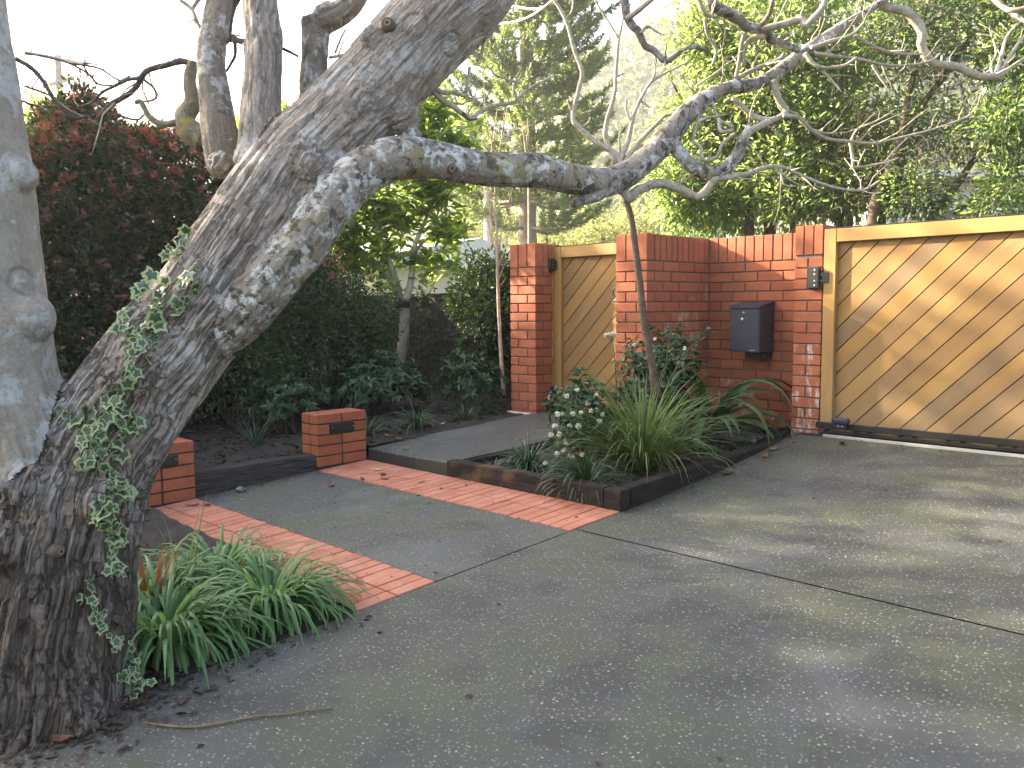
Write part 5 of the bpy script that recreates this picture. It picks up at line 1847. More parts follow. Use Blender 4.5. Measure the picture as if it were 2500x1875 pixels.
# ---- daphne-like bush with white flower heads
db = thing('white_flowering_bush', tuple(bp_(-4.15, 4.75)), 'small dark leaved bush covered in white flower heads at the front of the planter', 'bush')
r_ = np.random.default_rng(71)
pts, d = ell_pts((-4.08, 4.85, 0.70), (0.36, 0.30, 0.36), 130, r_, 0.25, -0.9)
stuff(link('foliage', rosettes(pts, d * 0.8 + [0, 0, 0.5], 8, 0.075, 0.40, M['shrub_leaf'], r_), db))
for i in range(9):
    e = pts[r_.integers(0, len(pts))]
    b_ = bp_(-4.12, 4.8)
    trunk_obj([b_, (b_ + e) / 2 + r_.normal(size=3) * 0.03, e], [0.010, 0.007, 0.004], 'stem', M['stem_brown'], db, 6)
for px, py in ((1409, 952), (1457, 963), (1384, 967), (1398, 1010), (1418, 1007), (1372, 1010), (1361, 1011), (1456, 1000), (1472, 1012), (1355, 1040), (1391, 1039), (1365, 1060), (1345, 1062), (1382, 1083), (1360, 1107), (1390, 1112), (1398, 1117), (1420, 1110), (1331, 1131), (1464, 1028), (1412, 1040), (1435, 985), (1376, 1100), (1442, 1003)):
    c = P(px, py, 6.05 + r_.uniform(-0.12, 0.12))
    n = 46
    dr = norm(r_.normal(size=(n, 3)) + norm(EYE - c) * 0.35 + [0, 0, 0.3])
    fs = r_.uniform(0.65, 1.05)
    me = leaf_mesh('flower_head', c + dr * 0.012 * fs * np.array([1, 1, 0.8]), dr + r_.normal(size=(n, 3)) * 0.7, dr + r_.normal(size=(n, 3)) * 0.4, 0.013 * fs, 0.011 * fs, M['petal'])
    link('flower_head', me, db)
for c in ((1495, 818),):
    ws = thing('flower_stalk', tuple(bp_(-4.15, 5.25)), 'tall thin stalk topped with small white flowers in front of the wall end', 'flower')
    top_ = P(1490, 822, 6.35)
    trunk_obj([bp_(-4.05, 5.2), (bp_(-4.05, 5.2) + top_) / 2 + [0.03, 0, 0], P(1500, 870, 6.35), top_], [0.005, 0.0045, 0.004, 0.003], 'stem', M['stem'], ws, 6)
    for px, py in ((1478, 818), (1485, 816), (1492, 817), (1499, 818), (1503, 819), (1495, 814)):
        f_ = P(px, py, 6.35)
        trunk_obj([P(1495, 835, 6.35), f_], [0.0025, 0.002], 'stalklet', M['stem'], ws, 5)
        dr = norm(r_.normal(size=(14, 3)) + [0, 0, 0.4])
        link('flower', leaf_mesh('flower', np.tile(f_, (14, 1)), dr, r_.normal(size=(14, 3)), 0.018, 0.013, M['petal']), ws)

# ---- evergreen shrub in front of the return wall
leafy_shrub('camellia_shrub', 'dark evergreen shrub with small oval leaves at the foot of the thin sapling', 'shrub', (-3.98, 5.68, 0.90), (0.38, 0.32, 0.46), 340, 8, 0.08, 0.06, M['shrub_leaf'], 72, None, 0.5, True, 7, -0.9, 0.4)
cs = bpy.data.objects['camellia_shrub']
r_ = np.random.default_rng(73)
for rows in ([(1640, 930), (1660, 880), (1700, 835), (1730, 800)], [(1620, 920), (1632, 850), (1640, 800)], [(1600, 900), (1560, 870), (1535, 855)], [(1600, 950), (1565, 935), (1545, 935)]):
    q = [P(a, b, 6.4) for a, b in rows]
    trunk_obj(q, np.linspace(0.005, 0.002, len(q)), 'stem', M['stem_brown'], cs, 5)
    C = spline(np.array(q), 14)[4:]
    link('leaf_spray', rosettes(C, np.tile([0.2, -0.3, 0.8], (len(C), 1)), 3, 0.055, 0.5, M['shrub_leaf'], r_, 'leaf_spray'), cs)
for px, py in ((1672, 850), (1599, 828), (1549, 842)):
    c = P(px, py, 6.3)
    dr = norm(r_.normal(size=(16, 3)))
    link('flower', leaf_mesh('flower', np.tile(c, (16, 1)), dr, r_.normal(size=(16, 3)), 0.018, 0.016, M['petal']), cs)

# ---- sapling rising from the planter to behind the limb
sp = thing('planter_sapling', tuple(P(1604, 965, 6.35)), 'slender grey sapling rising from the planter in front of the brick wall end', 'sapling')
trunk_obj([P(a, b, 6.35) for a, b in ((1604, 975), (1598, 930), (1586, 860), (1572, 780), (1563, 700), (1556, 640), (1547, 570), (1538, 520), (1524, 480), (1512, 440), (1510, 395))],
          [pxr(r, 6.35) for r in (12, 11, 10, 9.5, 9, 8.5, 8, 7.5, 7, 6.5, 6)], 'trunk', M['brown_trunk'], sp, 10, 0.15)
for rows, r0, r1 in (([(1512, 430), (1505, 380), (1454, 347), (1416, 312), (1399, 287), (1413, 217), (1421, 176), (1402, 122), (1380, 46), (1340, -20)], 8, 4),
                     ([(1505, 400), (1479, 339), (1481, 298), (1500, 230), (1503, 184), (1508, 122), (1511, 95), (1522, 41)], 7, 2.5),
                     ([(1511, 400), (1533, 344), (1546, 285), (1563, 244), (1590, 200), (1633, 174), (1685, 149)], 7, 2),
                     ([(1514, 410), (1563, 344), (1600, 306), (1625, 282), (1650, 285)], 6, 4), ([(1400, 290), (1392, 265), (1384, 245)], 3, 1.5), ([(1502, 190), (1525, 178)], 3, 1.5),
                     ([(1380, 46), (1395, 30), (1400, 5)], 3, 2), ([(1590, 200), (1600, 175), (1597, 150)], 3, 2), ([(1540, 300), (1528, 265), (1530, 235)], 3, 1.5), ([(1515, 395), (1512, 350), (1513, 320)], 4, 2),
                     ([(1416, 312), (1435, 300), (1442, 285)], 3, 1.5), ([(1511, 95), (1490, 60), (1470, 30), (1452, 0)], 3, 2), ([(1563, 244), (1585, 262), (1590, 255)], 2.5, 1.5)):
    trunk_obj([P(a, b, 6.35) for a, b in rows], np.linspace(pxr(r0, 6.35), pxr(r1, 6.35), len(rows)), 'branch', M['twig'], sp, 7, 0.2)

# ================================================================== SMALL THINGS ON THE GROUND
def ground_at(px, py):
    r = P(px, py, 1.0) - EYE
    t = 3.0
    for _ in range(120):
        p = EYE + r * t
        if p[0] < -4.8 and p[1] > 4.12 and p[0] > path_l(p[1]):
            h = path_z(p[1])
        elif p[0] < -5.85 or (p[0] < XJ and p[1] < 2.13):
            h = float(soil_z(np.array([p[0]]), np.array([p[1]]))[0])
        else:
            h = float(hd(p[1]))
        t += (p[2] - h) / abs(r[2]) * 0.5
    return EYE + r * t


def fallen_leaf(px, py, m, label, ln, seed, group, curl=0.35):
    r_ = np.random.default_rng(seed)
    p = ground_at(px, py)
    n = 6
    V, F = [], []
    for i in range(n + 1):
        s = i / n
        w = ln * 0.42 * math.sin(math.pi * (0.06 + 0.9 * s)) * (1 + 0.25 * r_.normal() * 0.5)
        for j in (-1, -0.4, 0.4, 1):
            V.append((ln * (s - 0.5), w * j * 0.5, ln * curl * (0.5 * (s - 0.5) ** 2 * 2 + 0.16 * j * j) + r_.uniform(0, 0.06) * ln))
    for i in range(n):
        for j in range(3):
            a = i * 4 + j
            F.append((a, a + 1, a + 5, a + 4))
    me = mesh_np('fallen_leaf', np.array(V), F, [m], None, True)
    o = link('fallen_leaf', me, None, (p[0], p[1], p[2] + 0.006), (r_.normal() * 0.15, r_.normal() * 0.15, r_.uniform(0, 6.28)))
    return tag(o, label, 'leaf', group)


LV = [(990, 1098, 'yellow_leaf', 'yellow fallen leaf lying alone on the footpath near the step', 0.09), (925, 1086, 'yellow_leaf', 'yellow fallen leaf at the path corner beside the low pier', 0.09),
      (948, 1066, 'yellow_leaf', 'yellow fallen leaf at the soil edge above the path corner', 0.08), (1080, 1037, 'yellow_leaf', 'yellow fallen leaf by the dark clump on the path edge', 0.07), (975, 1075, 'brown_leaf', 'curled pale brown leaf at the edge of the footpath', 0.10),
      (922, 1150, 'yellow_leaf', 'pale cream leaf lying against the foot of the concrete step', 0.08), (935, 1162, 'brown_leaf', 'dark dead leaf beside the pale leaf at the step foot', 0.10), (885, 1172, 'brown_leaf', 'brown leaf on the far brick strip before the pier', 0.08), (940, 1172, 'brown_leaf', 'brown leaf on the far brick strip under the step', 0.07),
      (808, 1186, 'brown_leaf', 'dark curled leaf on the concrete pad near the far brick strip', 0.11), (1030, 1180, 'brown_leaf', 'small brown leaf at the foot of the step wall', 0.06), (470, 1238, 'brown_leaf', 'dark leaf on the near brick strip at the pier foot', 0.10), (505, 1236, 'brown_leaf', 'dark curled leaf on the near brick strip beside the sleeper', 0.10), (590, 1222, 'yellow_leaf', 'tiny cream petal on the concrete pad by the sleeper', 0.03),
      (1780, 1135, 'brown_leaf', 'brown curled leaf leaning on the black timber edging', 0.13), (1770, 1160, 'brown_leaf', 'flat brown leaf on the driveway by the timber edging', 0.12), (1868, 1115, 'brown_leaf', 'orange brown leaf near the end of the timber edging', 0.09), (1885, 1100, 'brown_leaf', 'brown leaf stuck at the end of the timber edging', 0.10),
      (2055, 1086, 'brown_leaf', 'rust brown leaf on the driveway below the gate latch', 0.10), (285, 1735, 'brown_leaf', 'brown curled leaf on the driveway edge by the trunk', 0.09), (170, 1775, 'brown_leaf', 'brown dead leaf below the trunk foot', 0.10), (100, 1800, 'brown_leaf', 'long brown bark flake at the bottom left corner', 0.16),
      (150, 1812, 'brown_leaf', 'thin brown flake beside the bark flake', 0.10), (290, 1725, 'brown_leaf', 'pale brown leaf lying on another leaf by the trunk', 0.07), (1190, 1030, 'brown_leaf', 'brown leaf on the soil edge of the footpath', 0.07), (1118, 1040, 'brown_leaf', 'pinkish brown leaf along the footpath edge', 0.10)]
for i, (a, b, m, lab, ln) in enumerate(LV):
    fallen_leaf(a, b, M[m], lab, ln, 200 + i, 'fallen leaves on paving and path')

q = [ground_at(a, b) + [0, 0, 0.008] for a, b in ((350, 1768), (400, 1776), (470, 1780), (540, 1770), (620, 1755), (700, 1748), (760, 1740), (812, 1735))]
o = link('twig', mesh_np('twig', *tube_geo(q, [0.003, 0.004, 0.0045, 0.0045, 0.004, 0.004, 0.0035, 0.003], 7, 40, True, 0.25), [M['old_twig']], None, True))
tag(o, 'long thin bent twig lying on the driveway at the lower left', 'twig')
p_ = ground_at(588, 1202)
V, F = box_geo(0.07, 0.055, 0.045, 0.015)
o = link('pebble', mesh_np('pebble', V, F, [M['stone']], None, True), None, (p_[0], p_[1], p_[2] + 0.02), (0.2, 0.1, 0.6))
tag(o, 'small reddish stone against the grey sleeper', 'stone')
V, F = box_geo(0.46, 0.30, 0.04, 0.01)
bz = bp_(-3.62, 6.22)
o = link('stone_slab', mesh_np('stone_slab', V, F, [M['stone']]), None, (bz[0], bz[1], bz[2] + 0.015), (0.07, 0.0, 0.15))
tag(o, 'grey stepping slab set in the soil below the letterbox', 'slab')

# litter (far too many to count)
r_ = np.random.default_rng(80)
n = 5200
xl = np.concatenate([r_.uniform(-8.2, -5.9, n // 2), r_.uniform(-4.75, -3.26, n // 4), r_.uniform(-5.9, -3.2, n // 4)])
yl = np.concatenate([r_.uniform(2.1, 6.6, n // 2), r_.uniform(4.2, 6.7, n // 4), r_.uniform(-0.6, 2.1, n // 4)])
zl = np.where(yl < 2.12, soil_z(xl, yl), np.where(xl < -5.2, soil_z(xl, yl), bed_z(xl, yl)))
ok = (xl < -5.2) & ((yl < 4.12) | (xl < path_l(yl) - 0.02)) | (xl > -4.8)
pl = np.stack([xl, yl, zl + 0.006], 1)[ok]
ll = r_.uniform(0.025, 0.07, len(pl))
ax_ = r_.normal(size=(len(pl), 3)) * [1, 1, 0.25]
stuff(link('leaf_litter', leaf_mesh('leaf_litter', pl, ax_, r_.normal(size=(len(pl), 3)) * 0.35 + [0, 0, 1], ll, ll * 0.45, M['litter']), None))
bpy.data.objects['leaf_litter']['label'] = 'dead brown leaves scattered over the dark soil'
bpy.data.objects['leaf_litter']['category'] = 'leaf litter'

r_ = np.random.default_rng(81)
dx_ = np.concatenate([XJ + np.abs(r_.normal(size=420)) * 0.10, XJ + np.abs(r_.normal(size=160)) * 0.05, r_.uniform(-2.9, 0.6, 90), r_.uniform(-5.8, -3.2, 150), r_.uniform(-3.1, 0.5, 140), -5.80 + np.abs(r_.normal(size=120)) * 0.07])
dy_ = np.concatenate([r_.uniform(-0.2, 2.12, 420), r_.uniform(4.1, 6.3, 160), 6.33 - np.abs(r_.normal(size=90)) * 0.06, r_.uniform(2.2, 4.1, 150), r_.uniform(1.0, 6.2, 140), r_.uniform(2.65, 3.6, 120)])
ang_ = r_.uniform(-1.9, 1.4, 520)
rad_ = 0.30 + np.abs(r_.normal(size=520)) * 0.16
bx_, by_ = AX['trunk'][0][1][0] + rad_ * np.cos(ang_) * 0.9, AX['trunk'][0][1][1] + rad_ * np.sin(ang_)
dx_, dy_ = np.concatenate([dx_, bx_]), np.concatenate([dy_, by_])
pd_ = np.stack([dx_, dy_, hd(dy_) + 0.004 + 0.03 * np.clip(XJ - dx_, 0, 0.5)], 1)
ld_ = 0.006 + 0.03 * r_.uniform(size=len(pd_)) ** 2.5
ld_[-520:] = 0.015 + 0.05 * r_.uniform(size=520) ** 2
o = stuff(link('debris', leaf_mesh('debris', pd_, r_.normal(size=pd_.shape) * [1, 1, 0.1], r_.normal(size=pd_.shape) * 0.25 + [0, 0, 1], ld_, ld_ * 0.5, M['litter'])))
o['label'] = 'crumbs of bark and leaf along the paving edges'
o['category'] = 'debris'

# ================================================================== BEHIND THE WALLS
def tree_px(name, label, base_px, d, ell, m, seed, per=26, cr=0.26, ll=0.075, wd=0.42, trunks=(), tm='brown_trunk', group=None, flat=0.9, twigs=0):
    """ell: (px, py, rx_px, ry_px, clumps)"""
    r_ = np.random.default_rng(seed)
    b = P(base_px[0], base_px[1], d)
    t = thing(name, tuple(b), label, 'tree', group)
    cs_, ds_ = [], []
    for px, py, rx, ry, n in ell:
        c = P(px, py, d + r_.uniform(-0.3, 0.3))
        p, dd = ell_pts(c, (pxr(rx, d), pxr(rx, d), pxr(ry, d)), n, r_, 0.25)
        cs_.append(p)
        ds_.append(dd)
    cs_, ds_ = np.concatenate(cs_), np.concatenate(ds_)
    p, a, nn = clumps(cs_, per, cr, r_, ds_, flat)
    L = ll * r_.uniform(0.6, 1.2, len(p))
    stuff(link('foliage', leaf_mesh('foliage', p, a, nn, L, L * wd, m), t))
    for rows, r0, r1 in trunks:
        trunk_obj([P(x, y, d + dd) for x, y, dd in rows], np.linspace(r0, r1, len(rows)), 'trunk' if r0 > 0.05 else 'branch', M[tm], t, 9, 0.2, seed)
    if twigs:
        tv, tf, to_ = [], [], 0
        for i in range(twigs):
            e = cs_[r_.integers(0, len(cs_))]
            q = [e + r_.normal(size=3) * 0.42]
            dr = rand_dir(1, r_)[0]
            for _s in range(4):
                dr = norm(dr + r_.normal(size=3) * 0.4)
                q.append(q[-1] + dr * r_.uniform(0.06, 0.16))
            V, F = tube_geo(q, [0.006, 0.005, 0.004, 0.003, 0.002], 4, 9)
            tv.extend(V)
            tf.extend([tuple(k + to_ for k in f) for f in F])
            to_ += len(V)
        stuff(link('twigs', mesh_np('twigs', np.array(tv), tf, [M['brown_trunk']], None, True), t))
    return t


GR = 'garden trees behind the brick wall and gate'
tree_px('garden_tree', 'bright backlit leafy tree left of centre behind the brick return wall', (1700, 900), 13.0,
        [(1710, 90, 75, 100, 60), (1690, 290, 80, 85, 64), (1770, 330, 100, 100, 80), (1650, 430, 80, 60, 44), (1690, 500, 110, 65, 70), (1790, 500, 90, 70, 60), (1770, 170, 90, 90, 60), (1820, -60, 180, 110, 80)],
        M['right_leaf'], 91, 26, 0.34, 0.12, 0.40,
        [([(1885, 900, 0), (1880, 560, 0), (1865, 420, 0), (1850, 300, 0.2), (1840, 180, 0.3)], 0.10, 0.05), ([(1815, 900, 0), (1830, 500, 0), (1800, 380, 0), (1770, 250, 0)], 0.09, 0.04), ([(1800, 380, 0), (1700, 300, 0.1), (1640, 200, 0)], 0.045, 0.02)], 'brown_trunk', GR, 0.9, 260)
tree_px('garden_tree', 'leafy tree with several brown stems behind the gate pilaster', (1960, 900), 12.2,
        [(1880, 250, 120, 110, 100), (2010, 330, 130, 110, 120), (2040, 170, 120, 100, 80), (1900, 420, 110, 90, 90), (2080, 470, 110, 70, 80), (1930, 80, 130, 100, 80), (1960, 500, 90, 55, 50), (2030, -60, 220, 100, 90)],
        M['right_leaf'], 92, 22, 0.34, 0.115, 0.40,
        [([(1936, 900, 0), (1937, 560, 0), (1935, 490, 0), (1925, 400, 0)], 0.055, 0.045), ([(2045, 900, 0), (2050, 560, 0), (2040, 470, 0.1), (2030, 330, 0.2), (2060, 160, 0.2)], 0.09, 0.04),
         ([(2055, 880, 0), (2070, 560, -0.1), (2050, 500, -0.1), (2048, 440, -0.1)], 0.07, 0.05), ([(2140, 880, 0), (2150, 540, 0), (2160, 450, 0.1), (2165, 330, 0.1)], 0.085, 0.05)], 'brown_trunk', GR, 0.9, 260)
tree_px('garden_tree', 'twiggy leaning tree with dark boughs above the wide gate', (2110, 900), 11.2,
        [(2210, 300, 110, 90, 60), (2300, 100, 150, 110, 80), (2180, 80, 100, 90, 50), (2240, 470, 110, 60, 60), (2330, 330, 110, 80, 40), (2350, -60, 200, 100, 70), (2150, 420, 70, 60, 40)],
        M['right_dark'], 93, 22, 0.30, 0.085, 0.38,
        [([(2110, 900, 0), (2130, 540, 0), (2160, 450, 0), (2200, 350, 0), (2250, 260, 0), (2310, 180, 0.1), (2370, 90, 0.1)], 0.085, 0.03), ([(2200, 350, 0), (2215, 250, 0), (2240, 130, 0), (2230, 20, 0)], 0.05, 0.02),
         ([(2260, 900, 0), (2275, 545, 0), (2310, 490, 0), (2350, 430, 0), (2385, 380, 0), (2450, 300, 0)], 0.07, 0.03), ([(2310, 490, 0), (2240, 500, 0), (2190, 470, 0)], 0.03, 0.015), ([(2330, 520, 0), (2400, 470, 0), (2470, 420, 0)], 0.04, 0.02)], 'brown_trunk', GR, 0.9, 620)
tree_px('garden_tree', 'dark leafy tree at the right edge above the wide gate', (2520, 900), 10.6,
        [(2480, 120, 130, 150, 90), (2440, 300, 70, 60, 30), (2500, 340, 60, 70, 40), (2480, 440, 70, 50, 40), (2560, 250, 120, 160, 60), (2420, 500, 60, 40, 24), (2500, -60, 160, 90, 60)],
        M['right_dark'], 94, 22, 0.30, 0.095, 0.40, [([(2520, 900, 0), (2540, 500, 0), (2550, 200, 0)], 0.09, 0.06)], 'brown_trunk', GR, 0.9, 160)

# ---- tiered pine
pine = thing('tiered_pine', tuple(P(1290, 900, 27.0)), 'tall tiered pine with rope like foliage rising behind the small gate', 'tree')
DP = 27.0
base = P(1290, 930, DP)
topz = 18.0
trunk_obj([base - [0, 0, 0.5], base + [0, 0, 4], base + [0, 0, 9], base + [0, 0, topz]], [0.34, 0.30, 0.24, 0.06], 'trunk', M['pine_trunk'], pine, 14, 0.1)
r_ = np.random.default_rng(95)
npos, nax, nln = [], [], []
zb = base[2]
z = zb + 4.9
while z < zb + topz - 0.5:
    f = (z - zb) / topz
    Lb = 3.6 * (1 - f) ** 0.6 * (0.75 if z < zb + 5.6 else 1.0)
    k = r_.integers(6, 8)
    a0 = r_.uniform(0, 6.28)
    for i in range(k):
        az = a0 + i * 6.283 / k + r_.normal() * 0.15
        L = Lb * r_.uniform(0.8, 1.08)
        h = np.array([math.cos(az), math.sin(az), 0])
        s = np.linspace(0, 1, 8)
        rise = r_.uniform(0.02, 0.16) - 0.10 * (1 - f)
        C = np.array([base[0], base[1], z]) + h[None] * (L * s)[:, None] + np.array([0, 0, 1.0])[None] * ((rise * s - 0.10 * np.sin(s * 3.1) + 0.16 * s ** 3) * L)[:, None]
        trunk_obj(C, np.linspace(0.055, 0.015, 8), 'bough', M['pine_trunk'], pine, 6, 0.1)
        nb = int(7 * L / 3) + 4
        for j in range(nb):
            t = 0.30 + 0.70 * (j + r_.uniform(0, 1)) / nb
            p0 = np.array([np.interp(t, s, C[:, q_]) for q_ in range(3)])
            side = np.cross(h, [0, 0, 1.0]) * (1 if j % 2 else -1)
            bl = (0.6 + 0.5 * (1 - abs(t - 0.6))) * r_.uniform(0.75, 1.25) * (0.6 + 0.4 * Lb / 4)
            dr = norm(side * r_.uniform(0.4, 0.9) + h * 0.8 + np.array([0, 0, 0.1]))
            u = np.repeat(np.linspace(0.05, 1, 30), 5)
            cur = p0[None] + dr[None] * (bl * u)[:, None] + np.array([0, 0, 1.0])[None] * (0.5 * bl * u ** 2.0)[:, None]
            npos.append(cur)
            nax.append(dr[None] * 0.8 + np.array([0, 0, 0.6]) + r_.normal(size=cur.shape) * 0.8)
            nln.append(np.full(len(cur), 0.20) * r_.uniform(0.7, 1.25, len(cur)))
    z += r_.uniform(0.62, 0.82)
for zt, nn_ in ((zb + 3.05, 7), (zb + 2.35, 6)):
    for i in range(nn_):
        az = i * 6.283 / nn_
        h = np.array([math.cos(az), math.sin(az), 0])
        u = np.linspace(0.2, 1, 40)
        cur = np.array([base[0], base[1], zt]) + h[None] * (0.75 * u)[:, None] + np.array([0, 0, 1.0])[None] * (0.22 * np.sin(u * 2.4))[:, None]
        npos.append(cur)
        nax.append(h[None] * 0.5 + r_.normal(size=cur.shape) * 0.7 + [0, 0, 0.4])
        nln.append(np.full(len(cur), 0.14))
npos, nax, nln = np.concatenate(npos), np.concatenate(nax), np.concatenate(nln)
stuff(link('foliage', leaf_mesh('foliage', npos, nax, r_.normal(size=npos.shape), nln, nln * 0.16, M['pine_leaf'], T_QUAD), pine))

# ---- mid distance trees
GM = 'sunlit trees in front of the hill'
MID = [(1130, 560, 34, 90, 80, 'pale sunlit tree low behind the boundary wall, left of the utility pole'), (1400, 545, 40, 110, 90, 'round pale tree right of the pine trunk'), (1470, 560, 34, 80, 70, 'bright pale tree just above the small gate'),
       (1330, 590, 30, 90, 60, 'low bright bush showing above the small gate by the pine trunk'), (1210, 540, 46, 100, 80, 'hazy round tree behind the utility pole'), (1560, 540, 36, 90, 80, 'pale tree half hidden by the bright garden tree')]
for i, (px, py, d, rx, ry, lab) in enumerate(MID):
    r_ = np.random.default_rng(100 + i)
    tree_px('sunlit_tree', lab, (px, 800), d, [(px, py, rx, ry, 90), (px + rx * 0.5, py + 20, rx * 0.7, ry * 0.7, 50), (px - rx * 0.5, py + 25, rx * 0.7, ry * 0.7, 50)], M['far_leaf'], 100 + i, 16, pxr(16, d), pxr(6.5, d), 0.6,
            [([(px, 850, 0), (px + 5, 650, 0), (px, 560, 0)], 0.2, 0.08)], 'brown_trunk', GM)
tree_px('yellow_green_tree', 'small light green tree behind the hedge at the far left', (100, 700), 12.0, [(110, 290, 55, 70, 60), (80, 350, 60, 60, 40), (150, 340, 40, 40, 24)], M['tree_leaf'], 110, 22, 0.2, 0.08, 0.45,
        [([(100, 900, 0), (100, 500, 0), (110, 300, 0)], 0.08, 0.03)])
tree_px('leafy_shoot_tree', 'light green leaf tops seen between the upright limbs of the leaning tree', (670, 700), 9.6, [(690, 300, 34, 30, 24), (650, 340, 50, 40, 40), (720, 330, 40, 40, 30), (610, 350, 50, 40, 30)], M['tree_leaf'], 111, 18, 0.14, 0.09, 0.4,
        [([(670, 960, 0), (675, 600, 0), (685, 330, 0)], 0.05, 0.02)])

# ---- off the left edge: unseen tall trees added and sized to shade forecourt and gate
GS = 'unseen shade trees added beyond the left edge'
for i, (x, y, h, rr) in enumerate(((-17.2, -0.1, 9.2, 1.7), (-17.0, -3.7, 10.6, 2.5), (-18.0, -7.8, 11.2, 2.8), (-17.2, -12.0, 10.6, 2.8))):
    r_ = np.random.default_rng(120 + i)
    t = thing('unseen_shade_tree', (x, y, -0.2), ('unseen tall tree added for shade beyond the left edge, nearest the hedge', 'unseen tall tree added for shade beyond the left edge, second from the hedge', 'unseen tall tree added for shade beyond the left edge, third from the hedge', 'unseen tall tree added for shade beyond the left edge, farthest from the hedge')[i], 'tree', GS)
    p, dd = ell_pts((x, y, h * 0.55), (rr * 0.9, rr, h * 0.47), 900, r_, 0.2)
    pp, a, nn = clumps(p, 12, 0.4, r_, dd)
    L = 0.22 * r_.uniform(0.7, 1.2, len(pp))
    stuff(link('foliage', leaf_mesh('foliage', pp, a, nn, L, L * 0.55, M['right_dark'], T_QUAD), t))
    trunk_obj([(x, y, -0.3), (x, y, 3), (x, y, h * 0.85)], [0.25, 0.2, 0.06], 'trunk', M['brown_trunk'], t)

# ---- houses
def house(name, label, c, yaw, w, dpt, hw, hr, mw, mr, wins=(), eave=0.5):
    t = thing(name, c, label, 'house')
    R = Matrix.Translation(Vector(c)) @ Matrix.Rotation(yaw, 4, 'Z')

    def put(b, nm, m, par):
        b.V = [tuple(R @ Vector(v)) for v in b.V]
        return b.build(nm, m, par)
    put(MB().box(-w / 2, w / 2, -dpt / 2, dpt / 2, -0.6, hw), 'wall', mw, t)
    e = eave
    ro = MB().prism([(-dpt / 2 - e, hw), (-dpt / 2 - e, hw + 0.16), (0, hw + hr), (dpt / 2 + e, hw + 0.16), (dpt / 2 + e, hw)], 'x', -w / 2 - e, w / 2 + e)
    put(ro, 'roof', mr, t)
    put(MB().box(-w / 2 - e, w / 2 + e, -dpt / 2 - e - 0.10, -dpt / 2 - e - 0.004, hw + 0.02, hw + 0.16, 0.01), 'gutter', M['white'], t)
    for x0, x1, z0, z1 in wins:
        f = put(MB().box(x0, x1, -dpt / 2 - 0.06, -dpt / 2 - 0.003, z0, z1, 0.01), 'window', M['white'], t)
        put(MB().box(x0 + 0.07, x1 - 0.07, -dpt / 2 - 0.066, -dpt / 2 - 0.0605, z0 + 0.07, z1 - 0.07), 'pane', M['glass'], f)
    return t


c = P(1010, 757, 21.0)
house('cream_house', 'low cream house with pale roof glimpsed over the boundary wall', (c[0] - 4.9, c[1] - 0.9, 0.6), math.radians(18), 12, 7, 1.85, 0.75, M['cream'], M['roof'], [(-3, -1.6, 0.6, 1.6), (1.5, 2.7, 0.5, 1.6), (4.2, 5.2, 0.5, 1.6)])
c = P(2330, 745, 24.0)
house('white_house', 'tall white house seen through the trees above the wide gate', (c[0], c[1], 0.6), math.radians(52), 9, 8, 3.7, 0.5, M['white'], M['roof'], [(2.2, 3.4, 2.0, 3.2), (-1.0, 0.1, 0.6, 2.0), (-3.4, -2.4, 2.0, 3.1)])

# ---- utility poles and wires
def pole(name, label, px, d, ytop, arms, m=M['pole']):
    t = thing(name, tuple(P(px, 900, d)), label, 'pole')
    top_, bot = P(px, ytop, d), P(px, ytop, d)
    bot = np.array([top_[0], top_[1], -0.3])
    trunk_obj([bot, (bot + top_) / 2, top_], [0.16, 0.145, 0.13], 'shaft', m, t, 12, 0.05)
    for (x0, y0, x1, y1), ins in arms:
        a, b = P(x0, y0, d - 0.2), P(x1, y1, d - 0.2)
        arm = MB()
        dirv = norm(b - a)
        up_ = np.array([0, 0, 1.0])
        sd = norm(np.cross(dirv, up_))
        V = [p + sx * sd * 0.05 + sz * up_ * 0.06 for p in (a, b) for sx, sz in ((-1, -1), (1, -1), (1, 1), (-1, 1))]
        arm.add(V, [(0, 1, 2, 3), (7, 6, 5, 4), (0, 4, 5, 1), (1, 5, 6, 2), (2, 6, 7, 3), (3, 7, 4, 0)])
        ao = arm.build('crossarm', m, t)
        for s in ins:
            p = a + (b - a) * s + up_ * 0.06
            MB().tube([p, p + up_ * 0.06, p + up_ * 0.16, p + up_ * 0.24], [0.03, 0.055, 0.06, 0.035], 8).build('insulator', M['ceramic'], ao, True)
    return t


pole('utility_pole', 'timber utility pole with two crossarms against the white sky at the left', 140, 32.0, 135, [((62, 128, 215, 158), (0.1, 0.35, 0.7, 0.95)), ((105, 212, 180, 190), (0.1, 0.9))])
pole('utility_pole', 'utility pole with white insulators on its crossarm in front of the pine', 1190, 25.0, 345, [((1178, 356, 1248, 338), (0.05, 0.22, 0.45, 0.72, 0.92))])
for i, (a, b, lab) in enumerate((((1195, 62, 9), (1420, -60, 7), 'pale overhead wire passing in front of the pine'), ((1250, 15, 9), (1420, -50, 7), 'short upper overhead wire at the top of the picture'), ((790, 105, 20), (1210, -20, 14), 'overhead wire passing behind the upright limbs'), ((250, 250, 30), (1185, 345, 25), 'thin wire running between the two utility poles'))):
    A_, B_ = P(*a), P(*b)
    m_ = (A_ + B_) / 2 - [0, 0, 0.12]
    o = link('overhead_wire', mesh_np('overhead_wire', *tube_geo([A_, m_, B_], 0.012 if i < 2 else 0.014, 6, 16), [M['wire']], None, True))
    tag(o, lab, 'wire')

